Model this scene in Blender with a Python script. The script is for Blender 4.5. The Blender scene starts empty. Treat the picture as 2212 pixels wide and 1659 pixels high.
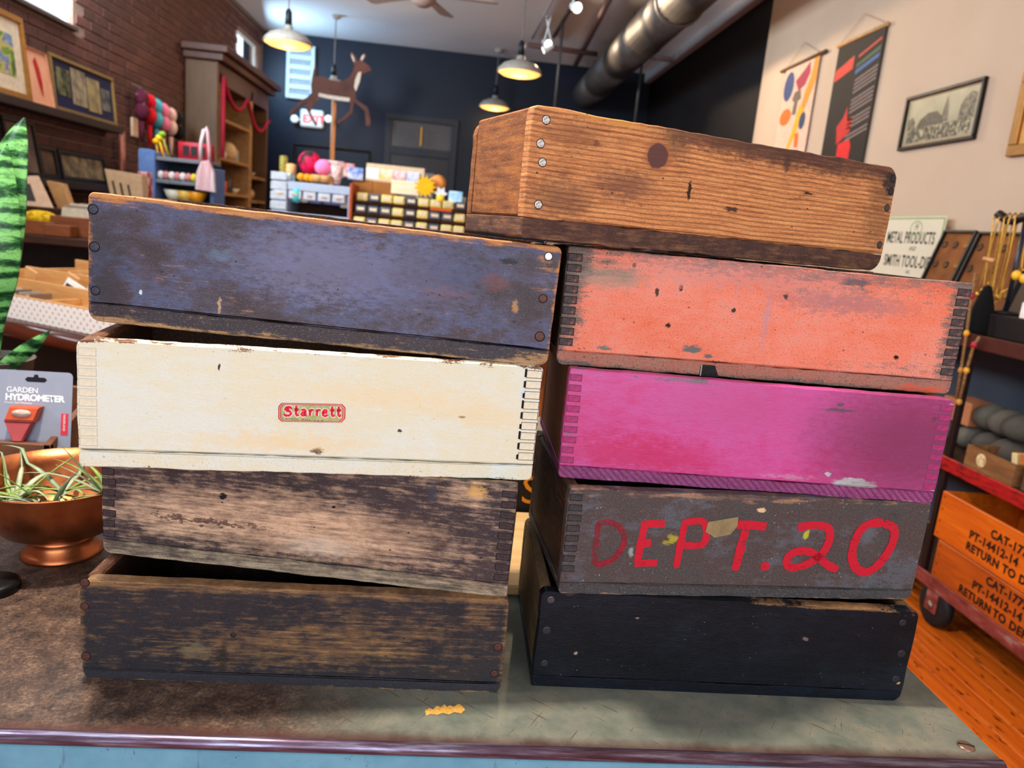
import bpy, bmesh, math, random
from mathutils import Vector, Matrix, noise as mnoise

S = bpy.context.scene
C = S.collection
random.seed(7)
H = 1.437                     # eye height above the floor
R = math.radians

# ------------------------------------------------------------------ camera
F = 1600.0
ROLL, PITCH, YAW = R(5.35), R(11.8), R(5.2)
fw = Vector((math.sin(YAW) * math.cos(PITCH), math.cos(YAW) * math.cos(PITCH), -math.sin(PITCH)))
_r = Vector((math.cos(YAW), -math.sin(YAW), 0)); _u = _r.cross(fw)
cr = _r * math.cos(ROLL) + _u * math.sin(ROLL)
cu = -_r * math.sin(ROLL) + _u * math.cos(ROLL)
cam = bpy.data.cameras.new('camera'); camo = bpy.data.objects.new('camera', cam); C.objects.link(camo)
m3 = Matrix((cr, cu, -fw)).transposed()
camo.matrix_world = Matrix.Translation((0, 0, H)) @ m3.to_4x4()
cam.sensor_width = 36.0; cam.lens = F / 2212 * 36
cam.clip_start = 0.02; cam.clip_end = 100
cam.dof.use_dof = True; cam.dof.focus_distance = 0.9; cam.dof.aperture_fstop = 6.3
S.camera = camo

S.cycles.max_bounces = 5; S.cycles.diffuse_bounces = 3; S.cycles.glossy_bounces = 3; S.cycles.transmission_bounces = 4; S.cycles.transparent_max_bounces = 6
S.cycles.adaptive_threshold = .04
S.cycles.caustics_reflective = False; S.cycles.caustics_refractive = False
# ------------------------------------------------------------------ exposure, world, large lights
S.view_settings.view_transform = 'Standard'
S.view_settings.look = 'None'
S.view_settings.exposure = 0.0
S.view_settings.gamma = 1.0
S.view_settings.use_curve_mapping = False
W = bpy.data.worlds.new('sky'); S.world = W; W.use_nodes = True
W.node_tree.nodes['Background'].inputs[0].default_value = (0.80, 0.90, 1.0, 1)
W.node_tree.nodes['Background'].inputs[1].default_value = 1.6

def light(kind, name, loc, energy, col, size=1.0, sy=None, aim=None, spot=None, blend=.6):
    l = bpy.data.lights.new(name, kind); l.energy = energy; l.color = col
    if kind == 'AREA':
        l.size = size
        if sy: l.shape = 'RECTANGLE'; l.size_y = sy
    elif kind in ('POINT', 'SPOT'):
        l.shadow_soft_size = size
    if spot: l.spot_size = R(spot); l.spot_blend = blend
    o = bpy.data.objects.new(name, l); C.objects.link(o); o.location = loc
    if aim is not None:
        o.rotation_euler = (Vector(aim) - Vector(loc)).to_track_quat('-Z', 'Y').to_euler()
    return o
# storefront window behind the photographer, the side wall windows, the lamp above the table
light('AREA', 'storefront_daylight', (0.0, -2.9, 1.75), 104, (0.86, 0.94, 1.0), 4.2, 2.3, (0.0, 0.9, 2.0))
for _y in (.75, 2.95): light('AREA', 'window_daylight', (-2.84, _y, H + 1.6), 85, (0.80, 0.91, 1.0), 1.2, .8, (.9, _y + 2.2, H + 2.6))  # unseen side windows nearer the camera, added to brighten the ceiling
light('AREA', 'window_daylight', (-2.84, 5.35, H + 1.6), 270, (0.76, 0.90, 1.0), 1.2, .8, (.2, 7.4, H + 3.2))
light('AREA', 'window_daylight', (-2.78, 10.2, H + 1.88), 52, (0.40, 0.68, 1.0), .7, .33, (-1.3, 10.5, H + 1.35))

# ------------------------------------------------------------------ pixel -> place helpers (2212 x 1659 frame)
def ray(px, py): return fw + cr * ((px - 1106) / F) - cu * ((py - 829.5) / F)
O = Vector((0, 0, H))
def aty(px, py, Y): d = ray(px, py); return O + d * (Y / d.y)
def atx(px, py, X): d = ray(px, py); return O + d * (X / d.x)
def atz(px, py, Z): d = ray(px, py); return O + d * ((Z - H) / d.z)

# ------------------------------------------------------------------ colour and node helpers
def lin(c):
    c = c / 255
    return c / 12.92 if c <= .04045 else ((c + .055) / 1.055) ** 2.4
def rgb(*c):
    if len(c) == 1: h = c[0]; c = ((h >> 16) & 255, (h >> 8) & 255, h & 255)
    return (lin(c[0]), lin(c[1]), lin(c[2]), 1)

class NG:
    def __init__(s, name):
        s.m = bpy.data.materials.new(name); s.m.use_nodes = True
        s.t = s.m.node_tree; s.b = s.t.nodes['Principled BSDF']
    def put(s, v, i):
        if isinstance(v, bpy.types.NodeSocket): s.t.links.new(v, i)
        else: i.default_value = v
    def n(s, typ, ins=None, out=0, **kw):
        nd = s.t.nodes.new('ShaderNode' + typ)
        for k, v in kw.items(): setattr(nd, k, v)
        for k, v in (ins or {}).items(): s.put(v, nd.inputs[k])
        return nd.outputs[out]
    def obj(s): return s.n('TexCoord', out=3)
    def gen(s): return s.n('TexCoord', out=0)
    def map(s, v, sc, loc=(0, 0, 0), rot=(0, 0, 0)): return s.n('Mapping', {0: v, 1: loc, 2: rot, 3: sc})
    def noise(s, v, sc=5, det=4, ro=.55, di=0): return s.n('TexNoise', {'Vector': v, 'Scale': sc, 'Detail': det, 'Roughness': ro, 'Distortion': di})
    def vor(s, v, sc=5, out=0, **kw): return s.n('TexVoronoi', {'Vector': v, 'Scale': sc}, out, **kw)
    def wave(s, v, sc, di=2, det=2): return s.n('TexWave', {'Vector': v, 'Scale': sc, 'Distortion': di, 'Detail': det}, 1)
    def ma(s, op, a, b=0.0, c=None, clamp=False):
        nd = s.t.nodes.new('ShaderNodeMath'); nd.operation = op; nd.use_clamp = clamp
        s.put(a, nd.inputs[0]); s.put(b, nd.inputs[1])
        if c is not None: s.put(c, nd.inputs[2])
        return nd.outputs[0]
    def rng(s, v, a, b, c=0.0, d=1.0, smooth=False):
        nd = s.t.nodes.new('ShaderNodeMapRange'); nd.clamp = True
        if smooth: nd.interpolation_type = 'SMOOTHSTEP'
        for i, x in enumerate((v, a, b, c, d)): s.put(x, nd.inputs[i])
        return nd.outputs[0]
    def mix(s, f, a, b, mode='MIX'):
        nd = s.t.nodes.new('ShaderNodeMix'); nd.data_type = 'RGBA'; nd.blend_type = mode
        s.put(f, nd.inputs[0]); s.put(a, nd.inputs[6]); s.put(b, nd.inputs[7])
        return nd.outputs[2]
    def ramp(s, f, stops):
        nd = s.t.nodes.new('ShaderNodeValToRGB'); e = nd.color_ramp.elements
        while len(e) < len(stops): e.new(.5)
        for k, (p, c) in zip(e, stops): k.position = p; k.color = c if hasattr(c, '__len__') else (c, c, c, 1)
        s.put(f, nd.inputs[0]); return nd.outputs[0]
    def sep(s, v): 
        nd = s.t.nodes.new('ShaderNodeSeparateXYZ'); s.put(v, nd.inputs[0]); return nd.outputs
    def bump(s, h, st=.3, d=.01): s.put(s.n('Bump', {'Strength': st, 'Distance': d, 'Height': h}), s.b.inputs['Normal'])
    def fin(s, col, rough=.6, metal=0.0, spec=.22):
        s.put(col, s.b.inputs['Base Color']); s.put(rough, s.b.inputs['Roughness'])
        s.put(metal, s.b.inputs['Metallic']); s.b.inputs['Specular IOR Level'].default_value = spec
        return s.m

_mc = {}
def flat(hexc, rough=.6, metal=0.0, var=.12, sc=30, spec=.22):
    """plain painted / moulded surface with a little tonal variation"""
    k = (hexc, rough, metal, var, sc)
    if k in _mc: return _mc[k]
    g = NG('surface_%06x' % hexc); c = rgb(hexc)
    n = g.noise(g.obj(), sc, 3)
    a = tuple(x * (1 - var) for x in c[:3]) + (1,); b = tuple(min(1, x * (1 + var)) for x in c[:3]) + (1,)
    _mc[k] = g.fin(g.ramp(n, [(.3, a), (.7, b)]), rough, metal, spec); return _mc[k]
def patch(name, stops, sc=8, rough=.6, scale=(1, 1, 1), det=4, dist=0, bump=0, metal=0):
    """noise through a colour ramp: print, faded pictures, mixed stock"""
    g = NG(name); v = g.map(g.obj(), scale); n = g.noise(v, sc, det, .6, dist)
    if bump: g.bump(n, bump)
    return g.fin(g.ramp(n, [(p, rgb(c)) for p, c in stops]), rough, metal)
def emit(name, col, st):
    g = NG(name); g.b.inputs['Emission Color'].default_value = col; g.b.inputs['Emission Strength'].default_value = st
    return g.fin(col, .5)
def woodmat(name, dark, light, scale=(2, 30, 30), rough=.55, sc=1.0, spec=.4):
    g = NG(name); v = g.map(g.obj(), scale)
    a = g.noise(v, sc, 5, .6, .6); b = g.noise(v, sc * 4, 2)
    f = g.ma('ADD', g.ma('MULTIPLY', a, .75), g.ma('MULTIPLY', b, .25))
    g.bump(f, .15, .004)
    return g.fin(g.ramp(f, [(.3, rgb(dark)), (.68, rgb(light))]), rough, 0, spec)

# ------------------------------------------------------------------ mesh helpers
class MB:
    def __init__(s): s.v = []; s.f = []; s.mi = []; s.cur = 0; s.M = Matrix()
    def add(s, vs, fs):
        o = len(s.v); s.v += [tuple(s.M @ Vector(p)) for p in vs]
        s.f += [tuple(i + o for i in f) for f in fs]; s.mi += [s.cur] * len(fs); return s
    def box(s, x0, x1, y0, y1, z0, z1):
        return s.add([(x, y, z) for z in (z0, z1) for y in (y0, y1) for x in (x0, x1)],
                     [(0, 2, 3, 1), (4, 5, 7, 6), (0, 1, 5, 4), (2, 6, 7, 3), (0, 4, 6, 2), (1, 3, 7, 5)])
    def bbox(s, x0, x1, y0, y1, z0, z1, b=.003):
        """box with chamfered edges"""
        b = min(b, (x1 - x0) * .45, (y1 - y0) * .45, (z1 - z0) * .45)
        vs = []; idx = {}
        for i, x in enumerate((x0, x1)):
            for j, y in enumerate((y0, y1)):
                for k, z in enumerate((z0, z1)):
                    sx, sy, sz = (b, -b)[i], (b, -b)[j], (b, -b)[k]
                    for a, p in enumerate(((x, y + sy, z + sz), (x + sx, y, z + sz), (x + sx, y + sy, z))):
                        idx[i, j, k, a] = len(vs); vs.append(p)
        I = lambda i, j, k, a: idx[i, j, k, a]
        fs = []
        for i in (0, 1):
            fs.append([I(i, 0, 0, 0), I(i, 1, 0, 0), I(i, 1, 1, 0), I(i, 0, 1, 0)])
            fs.append([I(0, i, 0, 1), I(1, i, 0, 1), I(1, i, 1, 1), I(0, i, 1, 1)])
            fs.append([I(0, 0, i, 2), I(1, 0, i, 2), I(1, 1, i, 2), I(0, 1, i, 2)])
            for j in (0, 1):
                fs.append([I(i, j, 0, 0), I(i, j, 1, 0), I(i, j, 1, 1), I(i, j, 0, 1)])
                fs.append([I(i, 0, j, 0), I(i, 1, j, 0), I(i, 1, j, 2), I(i, 0, j, 2)])
                fs.append([I(0, i, j, 1), I(1, i, j, 1), I(1, i, j, 2), I(0, i, j, 2)])
                for k in (0, 1): fs.append([I(i, j, k, 0), I(i, j, k, 1), I(i, j, k, 2)])
        c = Vector(((x0 + x1) / 2, (y0 + y1) / 2, (z0 + z1) / 2))
        out = []
        for f in fs:
            p = [Vector(vs[q]) for q in f]; nrm = (p[1] - p[0]).cross(p[2] - p[0])
            out.append(tuple(f) if nrm.dot(sum(p, Vector()) / len(p) - c) > 0 else tuple(reversed(f)))
        return s.add(vs, out)
    def prism(s, poly, y0, y1, bev=0.0):
        """polygon in XZ (counter-clockwise seen from -y) extruded in y, front rim chamfered"""
        n = len(poly); area = sum(poly[i][0] * poly[(i + 1) % n][1] - poly[(i + 1) % n][0] * poly[i][1] for i in range(n))
        if area < 0: poly = poly[::-1]
        loops = []
        if bev:
            ins = []
            for i in range(n):
                a, b, c = Vector(poly[i - 1]), Vector(poly[i]), Vector(poly[(i + 1) % n])
                t = (c - a); t = t.normalized() if t.length > 1e-9 else Vector((1, 0))
                ins.append((b.x - t.y * bev, b.y + t.x * bev))
            loops.append([(x, y0, z) for x, z in ins]); loops.append([(x, y0 + bev, z) for x, z in poly])
        else: loops.append([(x, y0, z) for x, z in poly])
        loops.append([(x, y1, z) for x, z in poly])
        vs = [p for l in loops for p in l]; fs = [tuple(range(n)), tuple(reversed([(len(loops) - 1) * n + i for i in range(n)]))]
        for k in range(len(loops) - 1):
            for i in range(n):
                j = (i + 1) % n; fs.append((k * n + j, k * n + i, (k + 1) * n + i, (k + 1) * n + j))
        return s.add(vs, fs)
    def lathe(s, prof, n=24, c=(0, 0, 0)):
        vs = []; fs = []
        for r, z in prof:
            for i in range(n):
                a = 2 * math.pi * i / n; vs.append((c[0] + r * math.cos(a), c[1] + r * math.sin(a), c[2] + z))
        for k in range(len(prof) - 1):
            for i in range(n):
                j = (i + 1) % n; fs.append((k * n + i, k * n + j, (k + 1) * n + j, (k + 1) * n + i))
        if prof[0][0] > 0: fs.append(tuple(reversed(range(n))))
        if prof[-1][0] > 0: fs.append(tuple((len(prof) - 1) * n + i for i in range(n)))
        return s.add(vs, fs)
    def tube(s, pts, r, n=8, cap=True):
        pts = [Vector(p) for p in pts]; rs = r if hasattr(r, '__len__') else [r] * len(pts)
        vs = []; fs = []; up = None
        for i, p in enumerate(pts):
            t = (pts[min(i + 1, len(pts) - 1)] - pts[max(i - 1, 0)]).normalized()
            if up is None: up = Vector((0, 0, 1)) if abs(t.z) < .9 else Vector((1, 0, 0))
            a = t.cross(up).normalized(); b = a.cross(t).normalized(); up = b
            for k in range(n):
                w = 2 * math.pi * k / n; vs.append(p + (a * math.cos(w) + b * math.sin(w)) * rs[i])
        for i in range(len(pts) - 1):
            for k in range(n):
                j = (k + 1) % n; fs.append((i * n + k, i * n + j, (i + 1) * n + j, (i + 1) * n + k))
        if cap: fs += [tuple(range(n))[::-1], tuple((len(pts) - 1) * n + k for k in range(n))]
        return s.add(vs, fs)
    def ball(s, c, r, n=10, m=7):
        rx, ry, rz = r if hasattr(r, '__len__') else (r, r, r)
        vs = [(c[0], c[1], c[2] - rz)]; fs = []
        for i in range(1, m):
            a = math.pi * i / m
            for k in range(n):
                w = 2 * math.pi * k / n; vs.append((c[0] + rx * math.sin(a) * math.cos(w), c[1] + ry * math.sin(a) * math.sin(w), c[2] - rz * math.cos(a)))
        vs.append((c[0], c[1], c[2] + rz)); L = len(vs) - 1
        for k in range(n):
            j = (k + 1) % n; fs.append((0, 1 + j, 1 + k)); fs.append((L, L - n + k, L - n + j))
            for i in range(m - 2): fs.append((1 + i * n + k, 1 + i * n + j, 1 + (i + 1) * n + j, 1 + (i + 1) * n + k))
        return s.add(vs, fs)
    def ribbon(s, pts, w, nrm=(0, -1, 0)):
        """flat painted stroke through 3D points; w = width or list"""
        pts = [Vector(p) for p in pts]; nrm = Vector(nrm); ws = w if hasattr(w, '__len__') else [w] * len(pts)
        vs = []; 
        for i, p in enumerate(pts):
            t = (pts[min(i + 1, len(pts) - 1)] - pts[max(i - 1, 0)]).normalized(); a = t.cross(nrm).normalized() * ws[i] / 2
            vs += [p - a, p + a]
        return s.add(vs, [(2 * i, 2 * i + 1, 2 * i + 3, 2 * i + 2) for i in range(len(pts) - 1)])
    def mesh(s, name, mats, smooth=False):
        me = bpy.data.meshes.new(name); me.from_pydata(s.v, [], s.f)
        for m in (mats if isinstance(mats, (list, tuple)) else [mats]): me.materials.append(m)
        if len(me.materials) > 1: me.polygons.foreach_set('material_index', s.mi)
        if smooth: me.polygons.foreach_set('use_smooth', [True] * len(me.polygons))
        me.update(); return me
    def build(s, name, mats, parent=None, smooth=False, loc=None, rot=None):
        return ob(name, s.mesh(name, mats, smooth), parent, loc, rot)

def ob(name, me, parent=None, loc=None, rot=None):
    o = bpy.data.objects.new(name, me); C.objects.link(o); o.parent = parent
    if loc is not None: o.location = loc
    if rot is not None: o.rotation_euler = rot
    return o
def tag(o, label, cat, group=None):
    o['label'] = label; o['category'] = cat
    if group: o['group'] = group
    return o
def thing(name, label, cat, loc=(0, 0, 0), rz=0.0, group=None, rot=None):
    o = ob(name, None, None, loc, rot or (0, 0, rz)); o.empty_display_size = .02
    return tag(o, label, cat, group)
def struct(o): o['kind'] = 'structure'; return o
def text_mesh(txt, size, mat, align='LEFT', extrude=0.0, shear=0.0, offset=0.0, space=1.0, name='lettering'):
    cv = bpy.data.curves.new(name, 'FONT'); cv.body = txt; cv.size = size; cv.align_x = align
    cv.extrude = extrude; cv.shear = shear; cv.offset = offset; cv.space_character = space; cv.resolution_u = 3
    t = bpy.data.objects.new(name, cv); C.objects.link(t)
    dg = bpy.context.evaluated_depsgraph_get(); me = bpy.data.meshes.new_from_object(t.evaluated_get(dg))
    bpy.data.objects.remove(t); bpy.data.curves.remove(cv)
    me.name = name; me.materials.clear(); me.materials.append(mat); return me
def frame_mat(xa, ya, org):
    """4x4 with local x along xa, local y along ya"""
    x = Vector(xa).normalized(); z = x.cross(Vector(ya)).normalized(); y = z.cross(x)
    M = Matrix((x, y, z)).transposed().to_4x4(); M.translation = org; return M
def frame_mat_xz(xa, za, org):
    x = Vector(xa).normalized(); y = Vector(za).cross(x).normalized(); z = x.cross(y)
    M = Matrix((x, y, z)).transposed().to_4x4(); M.translation = org; return M
def words(txt, size, mat, org, xa, ya, parent=None, name='lettering', **kw):
    o = ob(name, text_mesh(txt, size, mat, name=name, **kw)); M = frame_mat(xa, ya, org)
    o.matrix_world = M
    if parent: 
        o.parent = parent; o.matrix_parent_inverse = pm(parent).inverted()
    return o
def pm(o): return Matrix.LocRotScale(o.location, o.rotation_euler, o.scale)
def rrect(x0, x1, z0, z1, rad, jit=0.0, step=.012, seg=5, seed=0):
    """rounded rectangle outline (radii bl, br, tr, tl) with slightly ragged edges"""
    bl, br, tr, tl = rad if hasattr(rad, '__len__') else (rad,) * 4
    rnd = random.Random(seed); P = []
    def arc(cx, cz, r, a0):
        k = seg if r > .0005 else 1
        for i in range(k + (1 if k > 1 else 0)):
            a = a0 + (math.pi / 2) * (i / k if k > 1 else .5); P.append((cx + r * math.cos(a), cz + r * math.sin(a)))
    def run(a, b):
        L = math.dist(a, b); n = max(1, int(L / step))
        nx, nz = -(b[1] - a[1]) / max(L, 1e-9), (b[0] - a[0]) / max(L, 1e-9); q = 0
        for i in range(1, n):
            q = .6 * q + rnd.uniform(-jit, jit); t = i / n
            P.append((a[0] + (b[0] - a[0]) * t + nx * q, a[1] + (b[1] - a[1]) * t + nz * q))
    arc(x0 + bl, z0 + bl, bl, math.pi); run((x0 + bl, z0), (x1 - br, z0))
    arc(x1 - br, z0 + br, br, 1.5 * math.pi); run((x1, z0 + br), (x1, z1 - tr))
    arc(x1 - tr, z1 - tr, tr, 0); run((x1 - tr, z1), (x0 + tl, z1))
    arc(x0 + tl, z1 - tl, tl, .5 * math.pi); run((x0, z1 - tl), (x0, z0 + bl))
    return P

# ================================================================== the room
XL, XR, XW, YB, YF, ZC = -2.86, 2.62, 2.5, 11.26, -3.0, H + 2.36
YW = 6.6                                     # where the white partition ends
g = NG('plaster_white'); _n = g.noise(g.obj(), 1.3, 4); plaster = g.fin(g.ramp(_n, [(.3, rgb(0xC6AA92)), (.7, rgb(0xD0B69E))]), .75)
g = NG('ceiling_paint'); _n = g.noise(g.obj(), .8, 3); ceilmat = g.fin(g.ramp(_n, [(.3, rgb(0xE6E4E2)), (.7, rgb(0xEEECEA))]), .7)
navy = flat(0x0F1624, .5, 0, .15, 2)
darkwall = flat(0x151214, .6, 0, .2, 2)
mortar = patch('mortar', [(.3, 0x75584C), (.7, 0x967A6C)], 40, .9)
whitepaint = flat(0xE9EDEA, .4)
blackpaint = flat(0x16161A, .45)
ironmat = flat(0x55524F, .45, .6)

# left wall with two high window openings and two unseen ones added for light
W1 = (4.7, 6.0, H + 1.13, H + 2.05); W2 = (10.02, 11.0, H + 1.66, H + 2.10)
b = MB()
def wall_x(b, x0, x1, y0, y1, z0, z1, holes):
    ys = [y0]
    for h in holes:
        b.box(x0, x1, ys[-1], h[0], z0, z1); b.box(x0, x1, h[0], h[1], z0, h[2]); b.box(x0, x1, h[0], h[1], h[3], z1); ys.append(h[1])
    b.box(x0, x1, ys[-1], y1, z0, z1)
wall_x(b, XL - .12, XL - .012, YF, YB, 0, ZC, [(.1, 1.4, W1[2], W1[3]), (2.3, 3.6, W1[2], W1[3]), W1, W2])
wl = struct(b.build('wall_left', mortar))
g = NG('brick_red'); _o = g.n('ObjectInfo', out=5); _n = g.noise(g.obj(), 60, 4); _g = g.n('NewGeometry', out=8)
_rr = g.ma('FRACT', g.ma('ADD', _o, _g))
_c = g.ramp(_rr, [(0, rgb(0x361E1A)), (.4, rgb(0x4C2922)), (.75, rgb(0x40221D)), (1, rgb(0x583128))])
_c = g.mix(g.rng(_n, .35, .75, 0, .45), _c, rgb(0x8A6456)); g.bump(_n, .4, .004); brickmat = g.fin(_c, .85)
def inhole(y0, y1, z0, z1):
    return any(y1 > h[0] - .005 and y0 < h[1] + .005 and z1 > h[2] - .005 and z0 < h[3] + .005 for h in (W1, W2))
def px_of(p):
    d = Vector(p) - O; z = d.dot(fw); return 1106 + F * d.dot(cr) / z, 829.5 - F * d.dot(cu) / z
blist = []
for r_ in range(int((ZC - .95) / .075)):
    z0 = .95 + r_ * .075; off = .105 * (r_ % 2)
    for k in range(36):
        y0 = 4.35 + off + k * .21; y1 = y0 + .2
        if y1 > YB or inhole(y0, y1, z0, z0 + .065): continue
        px, py = px_of((XL, y0 + .1, z0 + .03)); vis = -20 < px < 600 and -15 < py < 440
        blist.append((vis, y0, z0))
# bricks that the photo shows, nearest first; the pictures and the cabinet hide others
def covered(px, py): 
    return (px < 245 and 90 + px * .3 < py < 262 + px * .1) or (px < 235 and 315 + px * .2 < py < 400) or (px > 398 and py > 115) or py > 415
vis = [q for q in blist if q[0] and not covered(*px_of((XL, q[1] + .1, q[2] + .03)))]
vis.sort(key=lambda q: q[1]); single = vis[:290]; sset = set(single)
bm_ = MB(); bm_.bbox(-.02, .012, -.1, .1, 0, .065, .004); brick_me = bm_.mesh('brick', brickmat)
for q in single:
    o = ob('brick', brick_me, wl, (XL - .012 + random.uniform(-.003, .002), q[1] + .1, q[2]))
rest = MB()
for q in blist:
    if q in sset: continue
    x = XL + random.uniform(-.003, .002); rest.box(x - .03, x, q[1], q[1] + .2, q[2], q[2] + .065)
o = rest.build('brick_field', brickmat, wl); o['kind'] = 'stuff'

def window(n, hole, bars):
    y0, y1, z0, z1 = hole; x = XL - .06
    f = MB()
    f.box(x - .02, x + .02, y0, y1, z0, z0 + .03); f.box(x - .02, x + .02, y0, y1, z1 - .03, z1)
    f.box(x - .02, x + .02, y0, y0 + .03, z0 + .03, z1 - .03); f.box(x - .02, x + .02, y1 - .03, y1, z0 + .03, z1 - .03)
    w = struct(f.build('window_%d' % n, whitepaint))
    k = MB(); k.bbox(x + .03, XL + .03, y0, y1, z0 - .03, z0, .004); k.build('window_sill', flat(0x4A3A34, .5), w)
    for t in bars:
        q = MB(); q.box(x - .012, x + .012, y0 + t * (y1 - y0) - .012, y0 + t * (y1 - y0) + .012, z0 + .045, z1 - .045); q.build('glazing_bar', whitepaint, w)
    gm = NG('window_glass'); gm.b.inputs['Transmission Weight'].default_value = 1; gm.fin((1, 1, 1, 1), .02); gm.b.inputs['IOR'].default_value = 1.02
    p = MB(); p.box(x - .003, x + .003, y0 + .04, y1 - .04, z0 + .04, z1 - .04); p.build('pane', gm.m, w)
window(1, W1, (.5,)); window(2, W2, ()); window(5, (.1, 1.4, W1[2], W1[3]), (.5,)); window(6, (2.3, 3.6, W1[2], W1[3]), (.5,))  # last two are unseen windows, added for their daylight

b = MB(); b.box(XL - .28, XR + .3, YB, YB + .2, 0, ZC); wback = struct(b.build('wall_back', navy))
b = MB(); b.box(XL - .28, XR + .3, YF - .2, YB + .2, ZC, ZC + .15); ceil = struct(b.build('ceiling', ceilmat))
b = MB(); b.box(XR, XR + .2, YW - .1, YB, 0, ZC); struct(b.build('wall_right', darkwall))
b = MB(); b.bbox(XW, XR + .2, YF, YW, 0, ZC, .004); struct(b.build('wall_partition', plaster))
b = MB(); b.box(XL - .28, -2.1, YF - .2, YF, 0, ZC); b.box(2.1, XR + .2, YF - .2, YF, 0, ZC); b.box(-2.1, 2.1, YF - .2, YF, 0, .55); b.box(-2.1, 2.1, YF - .2, YF, 2.95, 3.05); b.box(-2.1, 2.1, YF - .2, YF, 3.7, ZC)
struct(b.build('wall_front', plaster))
b = MB(); b.bbox(XR - .09, XR, YW, YB, ZC - .13, ZC, .01); struct(b.build('trim_1', flat(0xB3A9A4, .6)))
b = MB(); b.bbox(XL - .01, XL + .03, 4.3, YB, ZC - .05, ZC, .01); struct(b.build('trim_2', flat(0x6A5A52, .6)))

# floor: plain boards everywhere, single planks where the photo shows them
floorwood = woodmat('floor_boards', 0x8A3D10, 0xB4571C, (14, 1.2, 10), .38, 1.0)
b = MB(); b.box(XL, XW, YF, YB, -.1, -.006); flo = struct(b.build('floor', floorwood))
g = NG('floor_plank'); _o = g.n('ObjectInfo', out=5); v = g.map(g.obj(), (26, 1.6, 10)); _n = g.noise(v, 1.5, 5, .6, .5)
_k = g.noise(g.map(g.obj(), (60, 17, 1)), 1, 2); v2 = g.n('VectorMath', {0: g.obj(), 1: g.n('CombineXYZ', {0: _o, 1: g.ma('MULTIPLY', _o, 7.0)})}, operation='ADD')
_k = g.noise(g.map(v2, (55, 15, 1)), 1, 2)
_c = g.ramp(_n, [(.28, rgb(0xA8480E)), (.5, rgb(0xCB5F14)), (.75, rgb(0xDE7A2A))])
_c = g.mix(g.ma('MULTIPLY', _o, .35), _c, rgb(0x9A420F)); _c = g.mix(g.rng(_k, .63, .68), _c, rgb(0x2A120A))
plankmat = g.fin(_c, .33)
bm_ = MB(); bm_.bbox(-.0395, .0395, -1.3, 1.3, -.02, 0, .002); plank_me = bm_.mesh('plank', plankmat)
for k in range(23): ob('plank', plank_me, flo, (.68 + k * .08, 1.6 + .07 * (k % 3), 0))

# ------------------------------------------------------------------ ceiling fittings
galv = NG('galvanised_steel'); _n = galv.noise(galv.obj(), 6, 3); galvm = galv.fin(galv.ramp(_n, [(.3, rgb(0x4A4645)), (.7, rgb(0x5E5957))]), .52, .55)
d = thing('air_duct', 'round galvanised spiral air duct running under the ceiling to the dark wall', 'duct', (1.70, 7.6, H + 1.98))
for k in range(6):
    y = -3.4 + k * 1.2; q = MB(); q.M = Matrix.Rotation(R(-90), 4, 'X')
    q.lathe([(.2, y), (.2, y + 1.17)], 28); s_ = q.build('duct_section', galvm, d, True)
    q = MB(); q.M = Matrix.Rotation(R(-90), 4, 'X'); q.lathe([(.2, y + 1.165), (.207 if k != 1 else .216, y + 1.17), (.207 if k != 1 else .216, y + 1.195), (.2, y + 1.2)], 28); q.build('joint_band', galvm, d, True)
    q = MB(); q.tube([(0, y + .6, .2), (0, y + .6, ZC - H - 1.98)], .006, 6); q.build('hanger', ironmat, d)
def pipe(name, p0, p1, r, mat, label, cat='pipe'):
    m_ = (p0 + p1) / 2; q = MB(); q.tube([p0 - m_, p1 - m_], r, 10); return tag(q.build(name, mat, None, True, m_), label, cat)
rust = flat(0x6A4B45, .6, .2)
pz = ZC - .07
def on_ceil(px, py, dz=.07): return atz(px, py, ZC - dz)
pipe('ceiling_pipe', on_ceil(1345, -60), on_ceil(1243, 140), .035, rust, 'brown sprinkler pipe along the ceiling beside the air duct')
pipe('ceiling_pipe', on_ceil(1140, 97, .12), on_ceil(1290, 117, .12), .03, rust, 'brown cross pipe on the ceiling below the twin spot lamps')
pipe('ceiling_pipe', on_ceil(1385, 118, .1), on_ceil(1478, 133, .1), .035, flat(0x9C8A84, .6), 'short pale pipe on the ceiling right of the air duct')
pipe('ceiling_conduit', on_ceil(1200, -15, .03), on_ceil(1150, 82, .03), .015, flat(0xA79A95, .6), 'thin pale conduit on the ceiling above the twin spot lamps', 'conduit')
pipe('lamp_track', on_ceil(1262, -30, .03), on_ceil(1196, 80, .03), .02, flat(0x3A2E2C, .5), 'dark lighting track on the ceiling between conduit and pipe', 'track')
for px, p0, p1, Yr, lab in ((1212, 60, 228, 9.0, 'grey hanging rod that drops beside the far end of the air duct'), (1388, 100, 262, 9.6, 'thin grey hanging rod right of the air duct against the dark wall')):
    a = aty(px + 3, p0, Yr); a.z = ZC; e = aty(px - 6, p1 + 20, Yr); e.x = a.x; e.y = a.y
    pipe('hanging_rod', a, e, .016, flat(0x5C5856, .5, .3), lab, 'rod')
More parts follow.
